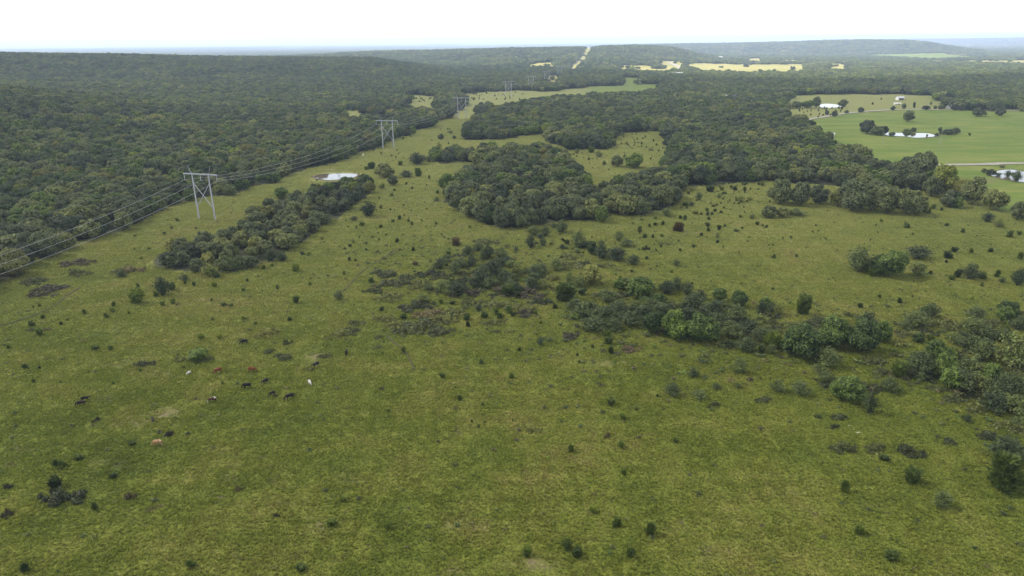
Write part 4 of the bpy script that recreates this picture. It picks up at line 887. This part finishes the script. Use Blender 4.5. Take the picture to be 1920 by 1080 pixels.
for i in range(len(frames) - 1):
    span = np.linalg.norm(frames[i + 1][0] - frames[i][0]); last = i + 1
    for x, z, nm, rad, sg in ((-HALF + .25, H_ARM - INS, 'left conductor', .065, .030), (0, H_ARM - INS, 'middle conductor', .065, .030), (HALF - .25, H_ARM - INS, 'right conductor', .065, .030), (-POLE - 1.75, H_ARM + 4, 'left shield wire', .018, .018), (POLE + 1.75, H_ARM + 4, 'right shield wire', .018, .018)):
        if 'shield' in nm and i > 4: continue
        a, b = conn(frames[i], x, z), conn(frames[i + 1], x, z)
        t = np.linspace(0, 1, 33)[:, None]; P = a + (b - a) * t; P[:, 2] -= (4 * span * sg * t * (1 - t))[:, 0]
        mb = MB(); mb.tube(P - P[0], rad, 5, 0, False); me = mb.mesh('power_cable', [M_WIRE], True)
        where = 'from the left edge to the nearest pylon' if i == 0 else f'between the {ORD[i - 1]} and {ORD[i]} pylons'
        tag(link('power_cable', me, None, P[0]), f'{nm} sagging {where}', 'cable', 'cables of the power line')

# ------------------------------------------------------------------ cattle
def cow_mesh(pose, calf=False):
    bm = bmesh.new(); V = []
    def v(x, y, z, r): V.append((x, y, z, r)); return len(V) - 1
    E = []
    s = 1.0
    rump = v(-.78, 0, 1.10, .27); loin = v(-.42, 0, 1.08, .34); belly = v(0, 0, 1.00, .39); chest = v(.45, 0, 1.03, .36); sh = v(.72, 0, 1.12, .27)
    E += [(rump, loin), (loin, belly), (belly, chest), (chest, sh)]
    if pose == 'graze':
        n1 = v(.98, 0, .92, .19); n2 = v(1.20, 0, .58, .15); hd = v(1.33, .02, .36, .14); mz = v(1.50, .03, .14, .085)
    elif pose == 'walk':
        n1 = v(.98, 0, 1.22, .19); n2 = v(1.2, .03, 1.30, .15); hd = v(1.38, .05, 1.30, .14); mz = v(1.66, .08, 1.14, .085)
    else:
        n1 = v(.98, 0, 1.08, .19); n2 = v(1.24, .06, .96, .15); hd = v(1.40, .10, .88, .14); mz = v(1.62, .16, .70, .085)
    E += [(sh, n1), (n1, n2), (n2, hd), (hd, mz)]
    for sy in (-1, 1):
        e1 = v(V[hd][0] - .06, sy * .16, V[hd][2] + .10, .035); e2 = v(V[hd][0] - .10, sy * .27, V[hd][2] + .08, .03); E += [(hd, e1), (e1, e2)]
    for sy in (-1, 1):
        off = .10 * sy
        a = v(.58 + off * .4, sy * .19, .74, .14); b = v(.60 + off, sy * .19, .40, .075); c = v(.60 + off * 1.6, sy * .19, .06, .06); d = v(.66 + off * 1.6, sy * .19, .0, .065)
        E += [(chest, a), (a, b), (b, c), (c, d)]
        a = v(-.66 - off * .4, sy * .19, .78, .17); b = v(-.60 - off, sy * .19, .56, .10); h = v(-.76 - off * 1.2, sy * .19, .42, .07); c = v(-.72 - off * 1.6, sy * .19, .06, .055); d = v(-.66 - off * 1.6, sy * .19, .0, .062)
        E += [(loin, a), (a, b), (b, h), (h, c), (c, d)]
    t1 = v(-.98, 0, 1.14, .05); t2 = v(-1.05, 0, .85, .035); t3 = v(-1.06, .03, .48, .045); E += [(rump, t1), (t1, t2), (t2, t3)]
    me = bpy.data.meshes.new('cow'); me.from_pydata([q[:3] for q in V], E, [])
    o = bpy.data.objects.new('tmp_cow', me); COL.objects.link(o)
    sk = o.modifiers.new('skin', 'SKIN'); sk.use_smooth_shade = True
    for i, q in enumerate(V): me.skin_vertices[0].data[i].radius = (q[3], q[3] * (1.0))
    me.skin_vertices[0].data[belly].use_root = True
    ss = o.modifiers.new('sub', 'SUBSURF'); ss.levels = 1; ss.render_levels = 1
    dg = bpy.context.evaluated_depsgraph_get(); res = bpy.data.meshes.new_from_object(o.evaluated_get(dg))
    bpy.data.objects.remove(o); res.materials.clear(); return res
def hide_mat(name, a, b=None, amount=.5):
    m, nt, N, L = new_mat(name); tc = N.new('ShaderNodeTexCoord')
    n = noise(N, L, tc.outputs['Object'], 1.3, 2, .4); f = noise(N, L, tc.outputs['Object'], 9, 3)
    base = ramp(N, L, f, [(.3, tuple(q * .85 for q in a)), (.7, tuple(q * 1.15 for q in a))])
    if b: base = mixc(N, L, mrange(N, L, n, amount - .02, amount + .02), base, b)
    surf(N, L, base, .7, .1); return m
HIDE = {'black': hide_mat('black_hide', (.012, .011, .012)), 'red': hide_mat('red_hide', (.13, .040, .026)), 'russet': hide_mat('russet_hide', (.15, .055, .028)), 'white': hide_mat('white_hide', (.46, .44, .40)),
        'tan': hide_mat('tan_hide', (.27, .165, .085), (.42, .30, .19), .55), 'pied': hide_mat('pied_hide', (.06, .03, .022), (.46, .44, .40), .52), 'brown': hide_mat('dark_brown_hide', (.022, .014, .012), (.12, .05, .03), .6), 'slate': hide_mat('slate_hide', (.035, .03, .032))}
POSES = {p: cow_mesh(p) for p in ('graze', 'walk', 'low')}
COWS = [  # foot px, facing angle in degrees (0 = right, 90 = away), hide, pose, size, label
    (459, 645, 200, 'black', 'graze', .95, 'black cow beside a bramble mound, farthest of the herd'),
    (355, 702, 250, 'white', 'low', .6, 'small white calf seen from behind, below the green mound'),
    (410, 699, 215, 'red', 'graze', .95, 'bright red cow angled down left, beside the white calf'),
    (472, 697, 5, 'russet', 'graze', .95, 'rusty brown cow side-on with its head down'),
    (593, 688, 235, 'slate', 'walk', .95, 'dark cow just below the bare reddish patch of soil'),
    (650, 666, 95, 'black', 'walk', .9, 'black cow seen end-on, rightmost of the herd'),
    (498, 718, 232, 'black', 'low', .75, 'black cow seen at an angle above the side-on black cow'),
    (464, 728, 182, 'black', 'graze', 1.0, 'black cow side-on with head lowered to the left'),
    (581, 721, 300, 'white', 'low', .8, 'white cow with a dark face, seen from behind'),
    (511, 741, 210, 'black', 'graze', .7, 'black calf partly behind a small brown weed clump'),
    (544, 748, 212, 'black', 'graze', 1.0, 'large black cow grazing downhill, lowest of the black cows'),
    (400, 754, 190, 'pied', 'graze', .9, 'dark brown cow with white hindquarters'),
    (160, 752, 15, 'black', 'walk', .85, 'black cow standing behind a brown-backed cow'),
    (153, 761, 195, 'brown', 'graze', .95, 'dark cow with a brown back, leftmost of the herd'),
    (287, 790, 300, 'slate', 'low', .7, 'dark calf beside the long bare patch'),
    (297, 836, 178, 'tan', 'graze', 1.0, 'tan cow side-on, nearest of the herd'),
]
for (x, y, ang, hide, pose, sc, lab) in COWS:
    g_, s = at(x, y); me = POSES[pose].copy(); me.materials.append(HIDE[hide])
    o = link('cow', me, None, g_); o.rotation_euler = (0, 0, R(ang)); o.scale = (sc * 1.04,) * 3
    tag(o, lab, 'cow' if 'calf' not in lab else 'calf', 'cattle grazing in the pasture')

# ------------------------------------------------------------------ buildings and small things
def house(px, py, L_, W_, H_, rz, wall, roof, label, cat='house', nwin=3, open_front=False):
    g_, s = at(px, py); root = empty('house' if cat == 'house' else cat, g_, rz)
    mb = MB(); mb.box((0, 0, H_ / 2 - .3), (L_, W_, H_ + .6))
    pk = H_ + W_ * .28
    mb.add([(-L_ / 2, -W_ / 2, H_), (-L_ / 2, W_ / 2, H_), (-L_ / 2, 0, pk), (L_ / 2, -W_ / 2, H_), (L_ / 2, W_ / 2, H_), (L_ / 2, 0, pk)], [[0, 2, 1], [3, 4, 5]])
    link('wall', mb.mesh('wall', [wall]), root)
    mb = MB(); e = .4; sl_ = .28 * 2
    for s_ in (-1, 1):
        yo = s_ * (W_ / 2 + e); zo = H_ - e * sl_
        V = [(-L_ / 2 - e, yo, zo + .05), (L_ / 2 + e, yo, zo + .05), (L_ / 2 + e, 0, pk + .05), (-L_ / 2 - e, 0, pk + .05)]
        V += [(a, b, c + .18) for a, b, c in V]
        mb.add(V, [[0, 1, 2, 3], [7, 6, 5, 4], [0, 4, 5, 1], [1, 5, 6, 2], [2, 6, 7, 3], [3, 7, 4, 0]])
    link('roof', mb.mesh('roof', [roof]), root)
    if open_front:
        mb = MB(); mb.box((0, -W_ / 2 - .02, H_ * .42), (L_ * .8, .08, H_ * .75)); link('doorway', mb.mesh('doorway', [M_DARKWIN]), root)
    else:
        for k2 in range(nwin):
            mb = MB(); mb.box((-L_ / 2 + L_ * (k2 + .5) / nwin, -W_ / 2 - .03, H_ * .55), (1.2, .1, 1.2)); link('window', mb.mesh('window', [M_DARKWIN]), root)
        mb = MB(); mb.box((L_ * .12, -W_ / 2 - .03, 1.0), (1.0, .1, 2.0)); link('door', mb.mesh('door', [M_TIN]), root)
    return tag(root, label, cat)
house(1365, 189, 22, 11, 4.5, R(8), M_WHITE, M_ROOF, 'pale roofed house half hidden in the far woods left of the dry field')
house(1687, 187.5, 9, 6, 3, R(10), M_WHITE, M_ROOF, 'small open-fronted white shed in the dry field', 'shed', open_front=True)
house(1682, 196, 8, 3, 1.3, R(0), M_WHITE, M_WHITE, 'long low white trailer below the open shed', 'trailer', nwin=2)
house(1781, 203, 8, 7, 3.5, R(40), M_WHITE, M_WHITE, 'small white building at the end of the dark hedgerow')
house(1882, 191, 14, 8, 3.2, R(-6), M_WHITE, M_ROOF, 'white farmhouse among trees behind the right meadow')
house(1907, 187, 12, 7, 3, R(20), M_WHITE, M_TIN, 'rusty roofed house among the trees near the right edge')
house(1266, 143.5, 34, 14, 5, R(12), M_WHITE, M_ROOF, 'long grey-roofed barn beside the distant highway', 'barn', nwin=4)
house(1203, 154.5, 16, 9, 4, R(60), M_WHITE, M_ROOF, 'small white barn by the sunlit green field', 'barn', nwin=2)
house(1349, 110.5, 20, 12, 6, R(0), M_WHITE, M_WHITE, 'tiny white house under the far right mesa')
house(1556, 256, 7, 4, 2.0, R(-30), M_WHITE, M_ROOF, 'low white-roofed shed peeking out at the wood edge by the meadow', 'shed', nwin=2)
for i, (x, y) in enumerate([(1803, 86), (1815, 86.2), (1848, 86.4), (1860, 86.3), (1872, 86.2), (1885, 86)]):
    house(x, y, 34, 16, 5, R(20 * i), M_ROOF, M_ROOF, f'pale building of the distant town, {["leftmost", "second from left", "third from left", "third from right", "second from right", "rightmost"][i]}', 'building', nwin=3)
g_, s = at(681, 292)
mb = MB(); mb.tube([(0, 0, 0), (0, 0, .1), (0, 0, .95), (0, 0, 1.25), (0, 0, 1.35)], [.62, .65, .65, .4, .12], 16); o = link('water_tank', mb.mesh('water_tank', [M_WHITE], True), None, g_)
tag(o, 'small white round tank on the grass below the second pylon', 'tank')
def pole(px, py, H_, label):
    g_, s = at(px, py); root = empty('utility_pole', g_)
    mb = MB(); mb.tube([(0, 0, -.5), (0, 0, H_)], [.2, .13], 8); link('pole', mb.mesh('pole', [M_POLE]), root)
    mb = MB(); mb.box((0, -.2, H_ - .5), (2.2, .12, .14)); link('crossarm', mb.mesh('crossarm', [M_POLE]), root)
    tag(root, label, 'utility pole', 'wooden utility poles')
pole(1762, 271, 11, 'grey utility pole in the bright meadow below the narrow pond')
pole(1483.5, 205, 10, 'grey utility pole at the left end of the dry field')
pole(1654, 274, 10, 'grey utility pole below the trees left of the narrow pond')
for (x, y, sc, lab) in [(1592, 798, .8, 'leftmost pale stone of three above the bramble mounds'), (1600, 803, .6, 'middle pale stone of three above the bramble mounds'), (1609, 811, 1.0, 'largest pale stone above the bramble mounds'), (1644, 851, .7, 'small white stone below the bramble mounds')]:
    g_, s = at(x, y); V = ICO * (1.0, .7, .55) * (1 + np.random.default_rng(int(x)).normal(0, .12, (len(ICO), 1))) * .32 * sc
    tag(link('stone', mesh_np('stone', V, ICOF, [M_ROCK]), None, g_), lab, 'stone', 'pale stones in the rough grass')

# ------------------------------------------------------------------ labels for the plants: look + nearest landmark + place in the row
LM = [(388, 400, 'the nearest pylon'), (728, 270, 'the second pylon'), (630, 330, 'the pond by the power line'), (470, 450, 'the diagonal thicket'), (780, 600, 'the big brown bramble mat'),
      (460, 725, 'the black cow herd'), (297, 831, 'the tan cow'), (155, 755, 'the two leftmost cows'), (372, 670, 'the dark green mound'), (1180, 400, 'the round grey-green oaks'), (960, 400, 'the central oak wood'),
      (1600, 380, 'the dark oak clump on the right'), (1200, 540, 'the bright-topped tree'), (1500, 640, 'the big leafy thicket'), (1660, 505, 'the lone double clump in the right pasture'), (1883, 900, 'the big cedar at the right edge'),
      (1640, 840, 'the three bramble mounds'), (1702, 225, 'the lone oak in the meadow'), (1730, 254, 'the narrow meadow pond'), (1890, 330, 'the pond at the right edge'), (1580, 198, 'the dry field pond'),
      (1760, 206, 'the curving gravel road'), (1350, 380, 'the cedar-dotted clearing'), (900, 520, 'the scrubby hollow'), (1113, 610, 'the left end of the long thicket'), (108, 905, 'the grey bramble mat at lower left'),
      (950, 182, 'the fourth pylon'), (866, 210, 'the third pylon'), (1200, 275, 'the small clearing in the woods'), (1180, 850, 'the middle of the near pasture'), (1080, 1030, 'the bottom pair of cedars'), (1640, 740, 'the leafy scrub below the thicket'),
      (80, 600, 'the left edge pasture'), (860, 300, 'the dark wood strip'), (1840, 380, 'the right fringe oaks'), (60, 440, 'the left forest edge')]
def size_word(nm, W, H):
    t = {'cedar_bush': (1.0, 1.7, 2.4), 'cedar_tree': (4, 5, 6.5), 'feathery_shrub': (2.5, 4.5, 7), 'leafy_tree': (5, 8, 11), 'oak_tree': (5, 8, 12), 'bramble_thicket': (4, 7, 10), 'dry_weed_clump': (2, 4, 8)}[nm]
    return ('tiny', 'small', 'mid-sized', 'large')[sum(W > q for q in t)].replace('mid-sized', 'medium')
LOOK = {'cedar_bush': 'dark cedar bush', 'cedar_tree': 'dark cedar tree', 'feathery_shrub': 'grey-green feathery shrub', 'leafy_tree': 'leafy green tree', 'oak_tree': 'dark round oak', 'bramble_thicket': 'low bramble thicket', 'dry_weed_clump': 'brown weed clump'}
CAT = {'cedar_bush': 'bush', 'cedar_tree': 'tree', 'feathery_shrub': 'shrub', 'leafy_tree': 'tree', 'oak_tree': 'tree', 'bramble_thicket': 'thicket', 'dry_weed_clump': 'weeds'}
GRP = {'cedar_bush': 'cedar bushes dotted over the pasture', 'cedar_tree': 'larger cedars in the scrub', 'feathery_shrub': 'feathery grey-green shrubs', 'leafy_tree': 'leafy green trees', 'oak_tree': 'round oaks', 'bramble_thicket': 'low bramble thickets', 'dry_weed_clump': 'brown weed clumps'}
bins = {}
for rec in things:
    o, px, py, W, H, region = rec; nm = o.name.split('.')[0]
    lx, ly, nmk = min(LM, key=lambda q: math.hypot((q[0] - px), (q[1] - py) * 1.8))
    dx, dy = px - lx, (py - ly) * 1.8; dd = math.hypot(dx, dy)
    if dd < 26: rel = 'beside'
    else:
        an = math.degrees(math.atan2(-dy, dx)) % 360
        rel = ('right of', 'up and right from', 'above', 'up and left from', 'left of', 'down and left from', 'below', 'down and right from')[int((an + 22.5) // 45) % 8]
        if dd < 90: rel = 'just ' + rel
    bins.setdefault(f'{size_word(nm, W, H)} {LOOK[nm]} {rel} {nmk}', []).append(rec)
ORDN = ['second', 'third', 'fourth', 'fifth', 'sixth', 'seventh', 'eighth', 'ninth', 'tenth', 'eleventh', 'twelfth']
def ordinal(recs, key):
    recs.sort(key=lambda q: q[1]); n = len(recs)
    for i, rec in enumerate(recs):
        if n == 1: lab = key
        elif i == 0: lab = 'leftmost ' + key
        elif i == n - 1: lab = 'rightmost ' + key
        elif n == 3: lab = 'middle ' + key
        else: lab = f'{ORDN[min(i - 1, 11)]} from left {key}'
        if len(lab.split()) > 16: lab = lab.replace('grey-green feathery', 'feathery').replace('round grey-green', 'grey-green')
        nm = rec[0].name.split('.')[0]
        rec[0]['label'] = ' '.join(lab.split()[:16]); rec[0]['category'] = CAT[nm]; rec[0]['group'] = GRP[nm]
for key, recs in bins.items():
    if len(recs) <= 6: ordinal(recs, key); continue
    recs.sort(key=lambda q: q[2]); n = len(recs); rows_ = max(2, min(5, n // 5))
    names = {2: ['back-row', 'front-row'], 3: ['back-row', 'middle-row', 'front-row'], 4: ['back-row', 'third-row', 'second-row', 'front-row'], 5: ['back-row', 'fourth-row', 'third-row', 'second-row', 'front-row']}[rows_]
    for k in range(rows_): ordinal(recs[n * k // rows_: n * (k + 1) // rows_], names[k] + ' ' + key)

# ------------------------------------------------------------------ unseen cloud, shaped and placed to shade the near valley
def shade_cloud():
    n = 70; xs = np.linspace(-1, 1, n); U, Vv = np.meshgrid(xs, xs)
    X = -1100 + U * 4300
    front = 1620 + 750 * sstep((-250 - X) / 900) + 420 * sstep((X + 200) / 1100)      # its far rim, in front of the camera
    Y = -4300 + (front + 4300) * (Vv + 1) / 2
    rim = np.clip(1 - np.maximum(np.abs(U), np.abs(Vv)) ** 6, 0, 1)
    X = X + waves(X, Y, 1500, 3) * 120; Y = Y + waves(X, Y, 900, 7) * 90
    base = 950 + 25 * waves(X, Y, 500, 1); top = base + rim * (170 + 90 * waves(X, Y, 700, 5) + 40 * waves(X, Y, 260, 2)) + 2
    V = np.concatenate([np.stack([X, Y, base], -1).reshape(-1, 3), np.stack([X, Y, top], -1).reshape(-1, 3)])
    I = np.arange(n * n).reshape(n, n); q = np.stack([I[:-1, :-1], I[:-1, 1:], I[1:, 1:], I[1:, :-1]], -1).reshape(-1, 4)
    Fc = [list(f[::-1]) for f in q] + [list(f + n * n) for f in q]
    edge = list(I[0, :-1]) + list(I[:-1, -1]) + list(I[-1, :0:-1]) + list(I[:0:-1, 0])
    for a, b in zip(edge, edge[1:] + edge[:1]): Fc.append([a, b, b + n * n, a + n * n])
    m, nt, N, L = new_mat('cloud_shade')
    tr = N.new('ShaderNodeBsdfTransparent'); tr.inputs[0].default_value = (.50, .50, .50, 1)
    tl = N.new('ShaderNodeBsdfTranslucent'); tl.inputs[0].default_value = (.20, .20, .20, 1)
    mx = N.new('ShaderNodeAddShader'); out = N.new('ShaderNodeOutputMaterial')
    L.new(tr.outputs[0], mx.inputs[0]); L.new(tl.outputs[0], mx.inputs[1]); L.new(mx.outputs[0], out.inputs[0])
    tag(link('cloud', mesh_np('cloud', V, Fc, [m], smooth=True)), 'thin grey cloud layer out of view, placed to shade the near valley', kind='structure')
shade_cloud()

# ------------------------------------------------------------------ haze
if HAZE:
    mb = MB(); mb.box((0, 0, 42), (54000, 54000, 200)); m, nt, N, L = new_mat('haze_air')
    v = N.new('ShaderNodeVolumePrincipled'); v.inputs['Density'].default_value = HAZE; v.inputs['Color'].default_value = (.62, .76, 1.0, 1); v.inputs['Anisotropy'].default_value = .1
    out = N.new('ShaderNodeOutputMaterial'); L.new(v.outputs[0], out.inputs['Volume'])
    tag(link('haze', mb.mesh('haze', [m])), 'pale blue haze over the distant hills', kind='stuff')
print('COUNTS', counts, 'near', len(near_trees), 'mid', len(md_), 'grove', len(gr_), 'objects', len(scene.objects))
